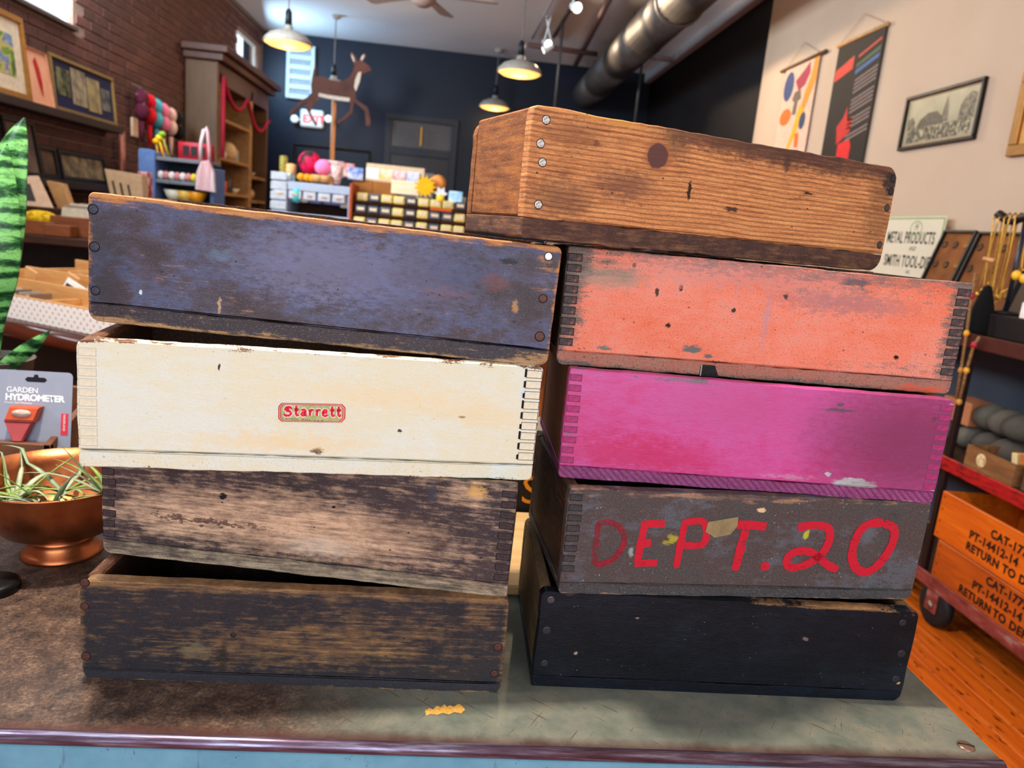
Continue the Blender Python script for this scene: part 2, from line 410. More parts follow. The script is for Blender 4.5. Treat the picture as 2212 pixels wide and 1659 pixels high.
# spot heads
spotglow = emit('spot_lamp_glow', (1, .93, .78, 1), 9)
def spot_head(px, py, dz, aim, label, e):
    p = atz(px, py, ZC - dz); dr = (Vector(aim) - p).normalized(); q = thing('spot_lamp', label, 'lamp', p, group='ceiling spot lamps')
    M = dr.to_track_quat('Z', 'Y').to_matrix().to_4x4()
    k = MB(); k.M = M; k.lathe([(.02, -.13), (.03, -.11), (.045, -.02), (.05, 0), (.046, 0), (.04, -.02)], 16); k.build('lamp_housing', whitepaint, q, True)
    k = MB(); k.M = M; k.lathe([(.044, -.012), (.03, -.002), (.0005, 0)], 16); k.build('bulb', spotglow, q, True)
    k = MB(); k.tube([M @ Vector((0, 0, -.11)), (0, 0, dz)], .009, 8); k.build('stem', whitepaint, q)
    light('SPOT', 'spot_light', p + dr * .03, e, (1, .74, .48), .05, aim=aim, spot=95)
spot_head(1248, 17, .33, (2.5, 3.6, 1.9), 'white spot lamp nearest the top edge beside the lighting track', 185)
spot_head(1185, 96, .3, (2.5, 5.6, 1.9), 'right and higher of the twin white spot lamps', 100)
spot_head(1173, 109, .36, (-2.4, 9.3, 1.7), 'left and lower of the twin white spot lamps', 190)
# pendants
shade_out = flat(0x9A9188, .4); lampglow = emit('pendant_diffuser_glow', (1.0, .56, .15, 1), 1.35)
def pendant(px, py, Y, label, e=9):
    p = aty(px, py, Y); t = thing('pendant_lamp', label, 'lamp', p, group='dome pendant lamps')
    k = MB(); k.lathe([(.213, -.002), (.215, .0), (.205, .03), (.16, .075), (.09, .105), (.04, .118), (.04, .15), (.03, .155)], 28); k.build('lamp_shade', shade_out, t, True)
    k = MB(); k.lathe([(.209, .002), (.17, -.02), (.09, -.036), (.0005, -.042)], 28); k.build('diffuser', lampglow, t, True)
    k = MB(); k.lathe([(.032, .15), (.03, .26), (.015, .29)], 14); k.build('socket', blackpaint, t, True)
    k = MB(); k.tube([(0, 0, .28), (0, 0, ZC - p.z)], .007, 6); k.build('cord', flat(0x6B6560, .5), t)
    k = MB(); k.lathe([(.06, 0), (.055, -.03), (.012, -.05)], 16, (0, 0, ZC - p.z)); k.build('ceiling_rose', shade_out, t, True)
    light('POINT', 'pendant_light', p + Vector((0, 0, -.12)), e, (1, .66, .32), .12)
pendant(622, 95, 7.2, 'dome pendant lamp in front of the white louvred shutter')
pendant(1122, 158, 7.5, 'dome pendant lamp above the left corner of the topmost crate')
pendant(720, 192, 10.0, 'dome pendant lamp in front of the deer figure')
pendant(1068, 232, 10.8, 'farthest dome pendant lamp, dim against the navy wall')
# lamp over the table, out of the picture
tl = thing('pendant_lamp', 'dome pendant lamp hanging over the metal table, above the picture', 'lamp', (-.5, 1.05, 3.05), group='dome pendant lamps')
k = MB(); k.lathe([(.213, -.002), (.215, .0), (.205, .03), (.16, .075), (.09, .105), (.04, .118), (.03, .155)], 28); k.build('lamp_shade', shade_out, tl, True)
k = MB(); k.tube([(0, 0, .15), (0, 0, ZC - 3.05)], .007, 6); k.build('cord', flat(0x6B6560, .5), tl)
light('AREA', 'table_lamp_light', (-.5, 1.05, 3.03), 78, (1, .88, .72), .1, aim=(-.5, 1.04, 0))

# ceiling fan, its blades just in view
fp = atz(915, -12, ZC - .42); f_ = thing('ceiling_fan', 'brown ceiling fan at the top edge above the navy wall', 'fan', fp)
fanm = flat(0x9A8276, .5); k = MB(); k.lathe([(.05, -.1), (.11, -.06), (.12, .02), (.08, .08), (.02, .1)], 20); k.build('motor', fanm, f_, True)
k = MB(); k.tube([(0, 0, .08), (0, 0, .42)], .014, 8); k.build('downrod', fanm, f_)
for a in (0, 72, 144, 216, 275):
    k = MB(); k.M = Matrix.Rotation(R(a), 4, 'Z') @ Matrix.Rotation(R(10), 4, 'X')
    k.prism([(.1, -.05), (.62, -.075), (.66, -.05), (.66, .05), (.62, .075), (.1, .05)], -.004, .004)
    for i, v in enumerate(k.v): pass
    k2 = MB(); k2.M = Matrix.Rotation(R(a), 4, 'Z') @ Matrix.Rotation(R(100), 4, 'X'); k2.prism([(.1, -.05), (.62, -.075), (.66, -.05), (.66, .05), (.62, .075), (.1, .05)], -.004, .004)
    k2.build('blade', fanm, f_)
hk = aty(621, -14, 7.2)

# ================================================================== back of the shop (navy wall)
def slab(b, pts, d):
    """traced outline (world points on a Y plane, local) given thickness d in y"""
    b.prism(pts, 0, d)
YS = YB - .04
# white louvred shutter
c0 = aty(618, 98, YS); c1 = aty(680, 214, YS); x0, x1 = aty(619, 150, YS).x, aty(680, 150, YS).x; z1 = aty(650, 98, YS).z; z0 = aty(645, 214, YS).z
t = thing('louvred_shutter', 'white louvred shutter high on the navy wall behind the deer', 'shutter', ((x0 + x1) / 2, YS - .03, z0)); hw = (x1 - x0) / 2; hh = z1 - z0
k = MB(); k.bbox(-hw, -hw + .05, 0, .04, 0, hh); k.build('stile', flat(0xB4BEC0, .5), t); k = MB(); k.bbox(hw - .05, hw, 0, .04, 0, hh); k.build('stile', flat(0xB4BEC0, .5), t)
for i in range(6):
    z = i * (hh - .06) / 5; k = MB(); k.bbox(-hw + .05, hw - .05, 0, .04, z, z + .06); k.build('rail', flat(0xB4BEC0, .5), t)
    if i < 5:
        k = MB(); k.bbox(-hw + .05, hw - .05, .02, .035, z + .06, z + (hh - .06) / 5); k.build('louvre_panel', flat(0x868E90, .6), t)
# deer figure on its pole
def dp(x, y): return (500 + x / 3.687, y / 3.687)
YD = 9.6
base = aty(717, 318, YD); D0 = Vector((base.x, YD, 0))
def dl(pts): return [((aty(*dp(*p), YD) - D0).x, (aty(*dp(*p), YD)).z) for p in pts]
deer = [(1115, 560), (1100, 530), (1060, 500), (1045, 488), (1070, 445), (1062, 425), (1037, 445), (1020, 482), (1003, 495), (988, 450), (962, 415), (948, 422), (955, 460), (973, 505), (980, 525), (970, 565), (948, 608), (918, 633), (870, 650), (800, 640), (740, 615), (690, 610), (668, 605), (676, 540), (670, 520), (655, 560), (645, 615), (635, 680), (640, 740), (600, 780), (540, 810), (510, 850), (470, 890), (458, 908), (482, 915), (522, 872), (560, 832), (602, 820), (590, 860), (618, 905), (650, 972), (668, 1002), (682, 990), (652, 940), (628, 890), (645, 850), (682, 802), (700, 778), (760, 785), (850, 802), (940, 812), (950, 832), (943, 880), (890, 938), (838, 972), (848, 988), (902, 962), (962, 902), (975, 832), (978, 812), (1038, 862), (1062, 882), (1068, 940), (1072, 1002), (1100, 1008), (1106, 970), (1093, 880), (1080, 850), (1022, 815), (990, 790), (986, 720), (1000, 680), (1030, 620), (1045, 590), (1082, 580), (1112, 568)]
t = thing('deer_figure', 'brown cut-out figure of a leaping deer mounted on a wooden pole', 'figure', D0)
deerm = patch('deer_paint', [(.3, 0x4E2E28), (.7, 0x6B4136)], 5, .6); deerw = flat(0xD8CCC2, .6)
k = MB(); k.prism(dl(deer), -.02, .02); k.build('body', deerm, t)
for nm, pp in (('throat_patch', [(1010, 582), (1035, 575), (1024, 650), (993, 730), (979, 695), (986, 640)]), ('belly_patch', [(700, 742), (760, 757), (850, 770), (945, 783), (940, 812), (850, 802), (760, 785), (695, 770)]), ('ear_lining', [(958, 428), (975, 460), (985, 498), (972, 490), (958, 455)]), ('ear_lining', [(1058, 436), (1062, 448), (1042, 485), (1030, 480), (1040, 450)])):
    k = MB(); k.prism(dl(pp), -.026, -.0205); k.build(nm, deerw, t)
k = MB(); tp = (aty(*dp(820, 640), YD)).z; k.tube([(0.0, .035, 0), (0.0, .035, tp)], .028, 12); k.build('pole', flat(0xC08050, .5), t, True)
k = MB(); k.lathe([(.2, 0), (.2, .02), (.05, .05)], 20, (0, .035, 0)); k.build('foot_plate', ironmat, t, True)
# exit sign with its two lamp heads
p = aty(674, 255, YS); t = thing('exit_sign', 'white EXIT sign with red letters and two emergency lamp heads on the navy wall', 'sign', (p.x, YB - .0705, p.z))
k = MB(); k.bbox(-.16, .16, 0, .07, -.13, .11, .02); k.build('sign_box', emit('exit_sign_face', (.62, .66, .62, 1), .12), t)
words('EXIT', .15, emit('exit_red', (.9, .05, .06, 1), .7), Vector((p.x - .125, YB - .0725, p.z - .07)), (1, 0, 0), (0, 0, 1), t, offset=.004)
for sx in (-.23, .24):
    k = MB(); k.M = Matrix.Translation((sx, .03, -.02 + sx * .1)) @ Matrix.Rotation(R(90), 4, 'X'); k.lathe([(.03, -.03), (.05, 0), (.055, .06), (.045, .07), (.001, .065)], 16); k.build('lamp_head', whitepaint, t, True)
    k = MB(); k.tube([(0, .04, -.02), (sx, .04, -.02 + sx * .1)], .012, 6); k.build('bracket', whitepaint, t)
# navy doorway with transom
def wx(px, py=330): return aty(px, py, YB).x
z_t = aty(905, 272, YB).z; z_b = aty(905, 318, YB).z; xa, xb = wx(830), wx(986)
t = struct(thing('door_1', 'x', 'door', ((xa + xb) / 2, YB - .03, 0))); del t['label'], t['category']; hw = (xb - xa) / 2
fr = flat(0x26272C, .5); 
for n_, args in (('door_frame', (-hw, -hw + .09, -.03, .03, 0, z_t + .05)), ('door_frame', (hw - .09, hw, -.03, .03, 0, z_t + .05)), ('door_head', (-hw, hw, -.04, .03, z_t + .05, z_t + .13)), ('transom_bar', (-hw + .09, hw - .09, -.03, .03, z_b - .13, z_b - .02))):
    k = MB(); k.bbox(*args); k.build(n_, fr, t)
k = MB(); k.box(-hw + .09, hw - .09, .005, .012, z_b - .02, z_t + .05); k.build('transom_pane', flat(0x4A4443, .18), t)
k = MB(); k.bbox(-hw + .09, hw - .09, -.01, .025, .01, z_b - .13, .004); k.build('door_leaf', flat(0x231B1D, .4), t)
k = MB(); k.box(-.22, .22, -.012, -.008, z_b - .75, z_b - .35); k.build('door_pane', flat(0x77736F, .2), t)
k = MB(); k.bbox(-.012, .012, -.06, -.04, z_t - .28, z_t - .02); k.build('brass_rod', flat(0x9A6A20, .3, .8), t)
# dark rail frame before the wall
p0 = aty(637, 312, 9.9); p1 = aty(800, 332, 9.9)
t = thing('clothes_rail', 'black metal rail frame standing below the deer figure', 'rail', ((p0.x + p1.x) / 2, 9.9, 0)); w_ = (p1.x - p0.x) / 2
for x in (-w_, 0, w_):
    k = MB(); k.tube([(x, 0, 0), (x, 0, p0.z)], .02, 8); k.build('post', blackpaint, t)
k = MB(); k.tube([(-w_, 0, p0.z), (w_, 0, p0.z)], .02, 8); k.build('crossbar', blackpaint, t)

# dark wall windows on the right, behind the partition edge
def rw(n, pa, pb, mats):
    a = atx(pa[0], pa[1], XR); c = atx(pb[0], pb[1], XR); y0, y1 = sorted((a.y, c.y)); 
    k = MB(); k.bbox(XR - .03, XR, y0 - .07, y1 + .07, .9, 2.3); w = struct(k.build('window_%d' % n, flat(0x14141A, .5)))
    for i, m_ in enumerate(mats):
        ya = y1 - (i + 1) * (y1 - y0) / len(mats); q = MB(); q.box(XR - .042, XR - .031, ya + .01, ya + (y1 - y0) / len(mats) - .01, .95, 2.25); q.build('pane', m_, w)
rw(3, (1428, 230), (1447, 250), [flat(0x4A4450, .4), flat(0x8A7F92, .4)])
rw(4, (1588, 250), (1636, 290), [flat(0x1C1E26, .3), flat(0x55606E, .3), flat(0x39424E, .3)])

# ------------------------------------------------------------------ shop displays before the navy wall
YD = 6.6
def pb(px0, py0, px1, py1, Y=YD): 
    """x0,x1,z0,z1 of an upright rectangle given by its pixel corners"""
    a = aty(px0, py0, Y); c = aty(px1, py1, Y); return min(a.x, c.x), max(a.x, c.x), min(a.z, c.z), max(a.z, c.z)
def block(name, label, cat, px0, py0, px1, py1, Y, depth, mat, group=None, parts=None, bev=.006):
    x0, x1, z0, z1 = pb(px0, py0, px1, py1, Y); xm = (x0 + x1) / 2; hw = (x1 - x0) / 2
    k = MB(); k.bbox(-hw, hw, 0, depth, 0, z1 - z0, bev); o = k.build(name, mat, None, False, (xm, Y, z0)); tag(o, label, cat, group)
    return o, hw, z1 - z0
whitewood = flat(0xA8AEBE, .5, 0, .08)
# white rack with a row of little white drawers
x0, x1, z0, z1 = pb(588, 378, 758, 470); z0 -= .08; L = x1 - x0
t = thing('display_rack', 'white painted display rack with small drawers under its top shelf', 'rack', (x0, YD, 0))
top = aty(590, 380, YD).z; bot = aty(660, 462, YD).z
for nm, a_ in (('top_board', (0, L, 0, .5, top - .1, top - .03)), ('back_board', (0, L, .47, .5, bot - .3, top - .1)), ('lower_board', (-.02, L + .005, -.04, .5, bot - .08, bot)), ('side_panel', (0, .13, 0, .47, bot, top - .1)), ('side_panel', (L - .03, L, 0, .47, bot, top - .1)), ('base', (0.02, L - .02, .05, .45, 0, bot - .08))):
    k = MB(); k.bbox(*a_, .004); k.build(nm, whitewood if nm != 'back_board' else flat(0x4A2C1E, .6), t)
for i in range(5):
    k = MB(); x = .02 + i * (L - .06) / 5; k.bbox(x, x + .105, -.012, .2, top - .172, top - .105, .006); dr = k.build('drawer', flat(0xBCBCC4, .5), t)
    k = MB(); k.bbox(x + .03, x + .075, -.02, -.012, top - .145, top - .128, .002); k.build('label_holder', flat(0xC79C72, .5), dr)
for i in range(4):
    k = MB(); z = bot + .02 + i * .08; k.bbox(-.008, .125, -.014, 0, z, z + .065, .004); k.build('drawer', flat(0xB8B8BC, .5), t)
def small(name, label, cat, px, py, Y, shape, mat, group=None):
    """small object whose base stands at pixel (px, py)"""
    p = aty(px, py, Y); k = MB(); shape(k); return tag(k.build(name, mat, None, True, p), label, cat, group)
YQ = YD - .005
small('jar', 'pale bobbin shaped jar on the lower shelf of the white rack', 'jar', 656, 437, YD + .1, lambda k: k.lathe([(.03, 0), (.05, .02), (.05, .08), (.03, .1), (.03, .13), (.001, .135)], 14), flat(0xE8D2BC, .5))
for i, (a_, b_, c_) in enumerate(((668, 692, 0x9198C6), (699, 738, 0x8D97CC))):
    block('tin_box', 'lavender tin box on the white rack, ' + ('nearer the pale jar' if i == 0 else 'wider and farther right'), 'box', a_, 425 + i * 4, b_, 440 + i * 4, YD + .08, .15, flat(c_, .4))
block('card_stand', 'white upright card at the right end of the white rack', 'card', 736, 420, 752, 450, YD + .05, .03, flat(0xC9C5BF, .6))
small('glass_bottle', 'pale turquoise bottle standing in the white rack', 'bottle', 632, 436, YD + .12, lambda k: k.lathe([(.03, 0), (.035, .02), (.035, .12), (.015, .16), (.015, .22), (.001, .222)], 14), flat(0x8FC4CC, .2))
small('perfume_bottle', 'teal drop shaped bottle in front of the turquoise one', 'bottle', 641, 438, YD + .02, lambda k: k.lathe([(.02, 0), (.04, .03), (.04, .09), (.02, .13), (.001, .135)], 14), flat(0x4FB0AE, .2))
# things standing on the white rack
small('candle', 'slim gold patterned candle at the left end of the white rack', 'candle', 612, 382, YD + .15, lambda k: k.lathe([(.035, 0), (.035, .17), (.02, .175)], 14), patch('gold_print', [(.4, 0xB89A3A), (.6, 0x5A5A30)], 60))
small('candle', 'tan pillar candle beside the gold patterned candle', 'candle', 628, 386, YD + .15, lambda k: k.lathe([(.045, 0), (.045, .12), (.02, .125)], 14), flat(0xC79A66, .5))
small('box', 'white box with stacked lids at the left end of the white rack', 'box', 608, 388, YD + .02, lambda k: k.bbox(-.07, .07, 0, .1, 0, .06), flat(0xCFE0E6, .5))
small('knit_hat', 'crimson knitted hat on the white rack', 'hat', 668, 372, YD + .2, lambda k: k.ball((0, 0, .08), (.1, .09, .1), 14, 9), patch('crimson_knit', [(.4, 0x2A1418), (.52, 0xE0104A)], 9))
small('knit_hat', 'pink pompom hat right of the crimson hat', 'hat', 698, 378, YD + .12, lambda k: k.ball((0, 0, .06), (.075, .07, .07), 14, 9), flat(0xF07AA8, .8))
for px in (650, 663, 674): small('orange_ornament', 'small orange glazed ornament on the front edge of the white rack, %s of three' % {650: 'left', 663: 'middle', 674: 'right'}[px], 'ornament', px, 390 + (px - 650) * .12, YD + .06, lambda k: k.ball((0, 0, .03), (.035, .03, .032), 10, 7), flat(0xE89010, .4), 'orange ornaments on the white rack')
for px in (688, 703): small('woven_basket', 'small straw coloured basket in front of the pink hat, %s of two' % {688: 'left', 703: 'right'}[px], 'basket', px, 394 + (px - 688) * .1, YD + .05, lambda k: k.lathe([(.04, 0), (.06, .06), (.055, .06), (.035, .01), (.001, .01)], 14), flat(0xC9955E, .7), 'straw baskets on the white rack')
small('paper_cone', 'white and red striped paper cup right of the straw baskets', 'cup', 727, 398, YD + .08, lambda k: k.lathe([(.03, 0), (.055, .15), (.05, .15), (.001, .02)], 12), patch('stripe_print', [(.42, 0xE8D6CE), (.58, 0xC86A5A)], 25, scale=(1, 1, 8)))
# pinned prints behind
for i, (a_, b_, c_, d_, col, lab) in enumerate(((700, 345, 742, 385, 0xB88C84, 'faded pink print propped behind the white rack'), (743, 352, 765, 384, 0xC86A60, 'red and white print propped behind the white rack'), (752, 360, 784, 390, 0x5A78B8, 'blue topped print propped behind the cardboard box'))):
    block('art_print', lab, 'print', a_, b_, c_, d_, YD + .45 - i * .06, .01, patch('print_%d' % i, [(.35, 0xE6DCD4), (.55, col), (.75, 0x8A5A58)], 9))
# cardboard boxes
card = flat(0xA0622C, .8, 0, .1, 6)
block('cardboard_box', 'brown cardboard box right of the white rack', 'box', 762, 388, 802, 470, YD + .36, .3, card)
block('cardboard_box', 'second brown cardboard box behind the bin shelf', 'box', 806, 391, 852, 470, YD + .36, .3, card)
# card rail with greeting cards
x0, x1, z0, z1 = pb(790, 350, 915, 372); 
cr0, cr1 = aty(791, 372, YD + .7), aty(917, 372, YD + .7); t = thing('card_rail', 'pale wooden rail holding a row of greeting cards', 'rail', (cr0.x, YD + .7, 0)); Lr = cr1.x - cr0.x; crz = aty(854, 358, YD + .7).z
for nm, a_ in (('rail_board', (0, Lr, 0, .03, crz - .14, crz)), ('post', (.04, .07, .03, .06, 0, crz)), ('post', (Lr - .07, Lr - .04, .03, .06, 0, crz)), ('card_lip', (0, Lr, -.03, 0, crz - .16, crz - .14))): k = MB(); k.bbox(*a_, .003); k.build(nm, flat(0xD8B894, .6), t)
for i, (px, col) in enumerate(((805, 0xF2E6D6), (834, 0xF0B850), (862, 0xEE8A88), (892, 0xB8BCD8))):
    x0, x1, z0, z1 = pb(px - 14, 366 + i * 3.4, px + 13, 392 + i * 3.4, YD + .68); z1 = z1 - z0 + crz - .139; z0 = crz - .139; k = MB(); hw = (x1 - x0) / 2; k.bbox(-hw, hw, 0, .006, 0, z1 - z0, .002)
    o = k.build('greeting_card', patch('card_face_%d' % i, [(.4, col), (.62, 0xF0EAE4), (.75, 0x776A70)], 12, .6), None, False, ((x0 + x1) / 2, YD + .68, z0)); tag(o, '%s greeting card on the pale rail' % ('cream', 'yellow', 'coral red', 'lavender')[i], 'card', 'cards on the pale rail')
block('letter_board', 'cream board with thin lines behind the yellow sunburst', 'board', 846, 388, 906, 424, YD + .2, .02, patch('lined_board', [(.45, 0xF2DEBE), (.6, 0xE6C89C)], 3, scale=(.2, .2, 30)))
# bin shelf: three tiers of small bins
t = thing('bin_shelf', 'brown tiered shelf holding rows of small yellow and grey bins', 'shelf', (aty(765, 440, YD).x, YD, 0)); Lb = aty(1010, 440, YD).x - aty(765, 440, YD).x
zz = [aty(880, 440, YD).z, aty(880, 466, YD).z, aty(880, 492, YD).z]
brw = flat(0x5A2A14, .6)
for i, z in enumerate(zz):
    k = MB(); k.bbox(0, Lb, -.01 - .06 * i, .3, z - .035, z - .012, .003); k.build('shelf_board', brw, t)
k = MB(); k.bbox(-.025, 0, -.13, .3, 0, zz[0] + .12, .004); k.build('side_panel', flat(0xA8481E, .5), t); k = MB(); k.bbox(Lb, Lb + .025, -.13, .3, 0, zz[0] + .12, .004); k.build('side_panel', brw, t)
k = MB(); k.bbox(0, Lb, .3, .32, 0, zz[0] + .02, .003); k.build('back_board', brw, t)
row = [0, 1, 0, 0, 2, 0, 0, 0, 2], [2, 2, 1, 0, 2, 0, 1, 1, 0], [0, 1, 0, 0, 1, 0, 2, 0, 0]
binm = [flat(0xE8CC78, .5), flat(0x5A5A62, .5), flat(0x4A4A52, .5)]; labm = flat(0xE8CDB0, .6)
nm3 = ('top', 'middle', 'bottom')
for i, rr in enumerate(row):
    for j, c_ in enumerate(rr):
        px = 783 + j * 26.5; x = aty(px, 440, YD - .01).x
        o = thing('storage_bin', '%s bin on the %s tier of the bin shelf, %s' % (('yellow', 'grey', 'charcoal')[c_], nm3[i], ('at its left end', 'second from the left', 'third from the left', 'fourth from the left', 'in the very middle', 'fourth from the right', 'third from the right', 'second from the right', 'at its right end')[j]), 'bin', (x, YD - .05 - .06 * i, zz[i] - .012), group='small bins on the tiered shelf')
        k = MB(); k.bbox(-.047, .047, 0, .16, 0, .066, .008); k.build('bin_body', binm[c_], o)
        k = MB(); k.bbox(-.03, .03, -.004, -.0005, .022, .048, .001); k.build('label_plate', labm, o)
# paper sunburst and other cut-outs
def star(k, n, r0, r1, d=.02):
    k.prism([((r0 if i % 2 else r1) * math.cos(math.pi * i / n), (r0 if i % 2 else r1) * math.sin(math.pi * i / n)) for i in range(2 * n)], -d, d)
p = aty(918, 403, YD - .02); k = MB(); star(k, 13, .062, .1); o = k.build('paper_sunburst', flat(0xF2B408, .6), None, False, p); tag(o, 'yellow paper sunburst above the bin shelf', 'decoration')
p = aty(946, 396, YD + .05); k = MB(); k.M = Matrix.Rotation(R(90), 4, 'X'); k.lathe([(.03, 0), (.07, .015), (.03, .03)], 18); o = k.build('paper_rosette', flat(0xE8924A, .6), None, True, p); tag(o, 'orange paper rosette right of the yellow sunburst', 'decoration')
p = aty(952, 418, YD - .02); k = MB(); star(k, 6, .035, .06, .012); o = k.build('paper_snowflake', flat(0xE4E2E6, .6), None, False, p); tag(o, 'white paper snowflake below the orange rosette', 'decoration')
p = aty(951, 428, YD - .12); k = MB(); k.ball((0, 0, 0), (.035, .012, .035), 12, 8); o = k.build('heart_ornament', flat(0xF8CE40, .4), None, True, p); tag(o, 'small yellow heart ornament below the paper snowflake', 'ornament')
block('boxed_candle', 'pale blue gift box at the right end of the bin shelf', 'box', 970, 412, 998, 440, YD - .02, .1, patch('sky_print', [(.4, 0xD4EAF6), (.6, 0x86C4E4)], 14))
block('gift_bag', 'cream gift bag behind the pale blue box', 'bag', 985, 425, 1004, 470, YD + .1, .1, flat(0xEAD8C2, .7))
block('sign_plate', 'small orange sign on the middle tier of the bin shelf', 'sign', 930, 447, 976, 459, YD - .14, .01, flat(0xC85A1E, .6))

# ================================================================== brick wall: ledges, pictures and hanging goods
darkoak = woodmat('dark_oak', 0x1E1210, 0x35211B, (20, 2, 20), .5)
def ledge(label, pa, pb_, dz):
    z = (atx(*pa, XL + .05).z + atx(*pb_, XL + .05).z) / 2; y1 = atx(*pb_, XL + .1).y
    k = MB(); k.bbox(0, .13, 0, y1 - 4.2, -.055, 0, .004); o = k.build('picture_ledge', darkoak, None, False, (XL, 4.2, z)); tag(o, label, 'shelf', 'picture ledges on the brick wall'); return z
zl1 = ledge('upper dark wooden picture ledge on the brick wall', (20, 212), (258, 275), 0)
zl2 = ledge('lower dark wooden picture ledge on the brick wall', (60, 377), (228, 403), 0)
def picture(name, label, cat, M, w, h, fw_, fm, inner, matw=0.0, matm=None, depth=.022, extra=(), group=None):
    """framed picture in local XY, facing local +z"""
    t = ob(name, None, None, M.translation, M.to_euler()); tag(t, label, cat, group)
    for (x0, x1, y0, y1) in ((0, w, 0, fw_), (0, w, h - fw_, h), (0, fw_, fw_, h - fw_), (w - fw_, w, fw_, h - fw_)):
        k = MB(); k.bbox(x0, x1, y0, y1, 0, depth, .003); k.build('frame_side', fm, t)
    if matm: k = MB(); k.box(fw_, w - fw_, fw_, h - fw_, .002, .006); k.build('mount', matm, t)
    a = fw_ + matw; k = MB(); k.box(a, w - a, a, h - a, .002, .008 if matm else .006); k.build('picture_sheet', inner, t)
    for nm, (x0, x1, y0, y1), m_ in extra: k = MB(); k.box(x0 * w, x1 * w, y0 * h, y1 * h, .003, .0095); k.build(nm, m_, t)
    return t
def lw_pic(pl, pr, pt, zb, X=XL + .055, lean=5):
    ya = atx(pl, pt + 60, X).y; yb = atx(pr, pt + 60, X).y; h = atx(pl, pt, X - .02).z - zb
    M = frame_mat((0, 1, 0), (-math.sin(R(lean)), 0, math.cos(R(lean))), Vector((X + .02, ya, zb + .001))); return M, yb - ya, h
gold = flat(0xA06A2C, .4, .3); goldb = flat(0x8A6A3A, .4, .3)
M, w, h = lw_pic(-75, 50, -15, zl1); picture('framed_picture', 'large brown framed landscape print with a wide cream mount on the upper ledge', 'picture', M, w, h, .035, gold, patch('landscape_print', [(.3, 0x22351C), (.42, 0x6A8A30), (.5, 0xC8B060), (.58, 0x4A6A9A), (.7, 0x9AB0C8)], 7, .5, dist=.8), .09, flat(0xDCC4A4, .7))
M, w, h = lw_pic(56, 104, 100, zl1, lean=8); t = picture('art_print', 'peach coloured unframed print with a red figure between the two frames', 'print', M, w, h, .004, flat(0xE0A080, .7), patch('peach_print', [(.3, 0xD88C66), (.7, 0xE8AC88)], 3, .7))
k = MB(); k.M = Matrix.Rotation(R(90), 4, 'X'); k.prism([(w * .38, -h * .82), (w * .5, -h * .9), (w * .6, -h * .8), (w * .66, -h * .6), (w * .62, -h * .3), (w * .58, -h * .18), (w * .48, -h * .4), (w * .4, -h * .6)], -.0085, -.0065); 
k = MB(); k.add([(w * .38, h * .78, .009), (w * .44, h * .62, .009), (w * .48, h * .40, .009), (w * .60, h * .14, .009), (w * .66, h * .42, .009), (w * .62, h * .66, .009), (w * .52, h * .88, .009)], [tuple(range(7))]); k.build('red_shape', flat(0xB8161C, .6), t)
M, w, h = lw_pic(106, 242, 115, zl1); picture('framed_picture', 'gold framed navy mount holding four small sketches on the upper ledge', 'picture', M, w, h, .022, goldb, flat(0x1A1C3C, .65), 0, None, extra=[('sketch', (.08, .27, .30, .80), patch('sk1', [(.4, 0x2A2E22), (.6, 0x77704A)], 14)), ('sketch', (.30, .52, .20, .88), patch('sk2', [(.35, 0x6E6250), (.6, 0xA89272)], 12)), ('sketch', (.54, .75, .16, .82), patch('sk3', [(.35, 0x77664A), (.6, 0xA28A5C)], 12)), ('sketch', (.78, .92, .26, .70), patch('sk4', [(.35, 0x30303A), (.6, 0x70685C)], 14))])
blackfr = flat(0x17120F, .4)
M, w, h = lw_pic(12, 80, 250, zl2, lean=9); picture('framed_picture', 'tall dark framed picture with a pale edge on the lower ledge behind the plant', 'picture', M, w, h, .025, blackfr, patch('dim_print_a', [(.35, 0x4A3A34), (.65, 0x7A5E50)], 5))
M, w, h = lw_pic(80, 120, 312, zl2, lean=9); picture('framed_picture', 'small dark framed picture in the middle of the lower ledge', 'picture', M, w, h, .03, blackfr, patch('dim_print_b', [(.35, 0x33261E), (.65, 0x6E4C34)], 6))
M, w, h = lw_pic(125, 224, 322, zl2, lean=9); picture('framed_picture', 'wide black framed sepia photograph at the end of the lower ledge', 'picture', M, w, h, .028, blackfr, patch('sepia_print', [(.3, 0x2E261C), (.48, 0x6E5C42), (.7, 0xA68C64)], 9))
# soft hanging bundles
cols = (0x4A1024, 0xC40E1C, 0x4A9AA4, 0xE07088, 0xD8A898, 0x15100F); cn = ('burgundy', 'bright red', 'teal', 'pink', 'pale beige', 'black')
for i, px in enumerate((306, 323, 338, 353, 369, 385)):
    p = atx(px, 228 + (px - 306) * .58, XL + .09); t = thing('hanging_knit', '%s knitted bundle with a tail hanging on the brick wall' % cn[i], 'knitwear', p, group='knitted bundles hanging in a row')
    m_ = patch('knit_%d' % i, [(.35, cols[i]), (.6, cols[i]), (.78, 0xD8B8B0)], 22, .9, bump=.4)
    k = MB(); k.ball((0, 0, .065), (.055, .055, .07), 14, 9); k.build('upper_lobe', m_, t, True); k = MB(); k.ball((0, 0, -.045), (.06, .058, .075), 14, 9); k.build('lower_lobe', m_, t, True)
    k = MB(); k.tube([(0, 0, -.13), (0, .005, -.3)], [.022, .014], 8); k.build('tail', m_, t, True); k = MB(); k.tube([(0, 0, .14), (-.085, 0, .17)], .006, 6); k.build('hook', ironmat, t)
p = atx(287, 275, XL + .0); k = MB(); k.bbox(0, .025, -.055, .055, -.08, .08, .006); tag(k.build('wall_plate', flat(0xD8B090, .5), None, False, p), 'beige wall plate beside the end of the upper ledge', 'plate')
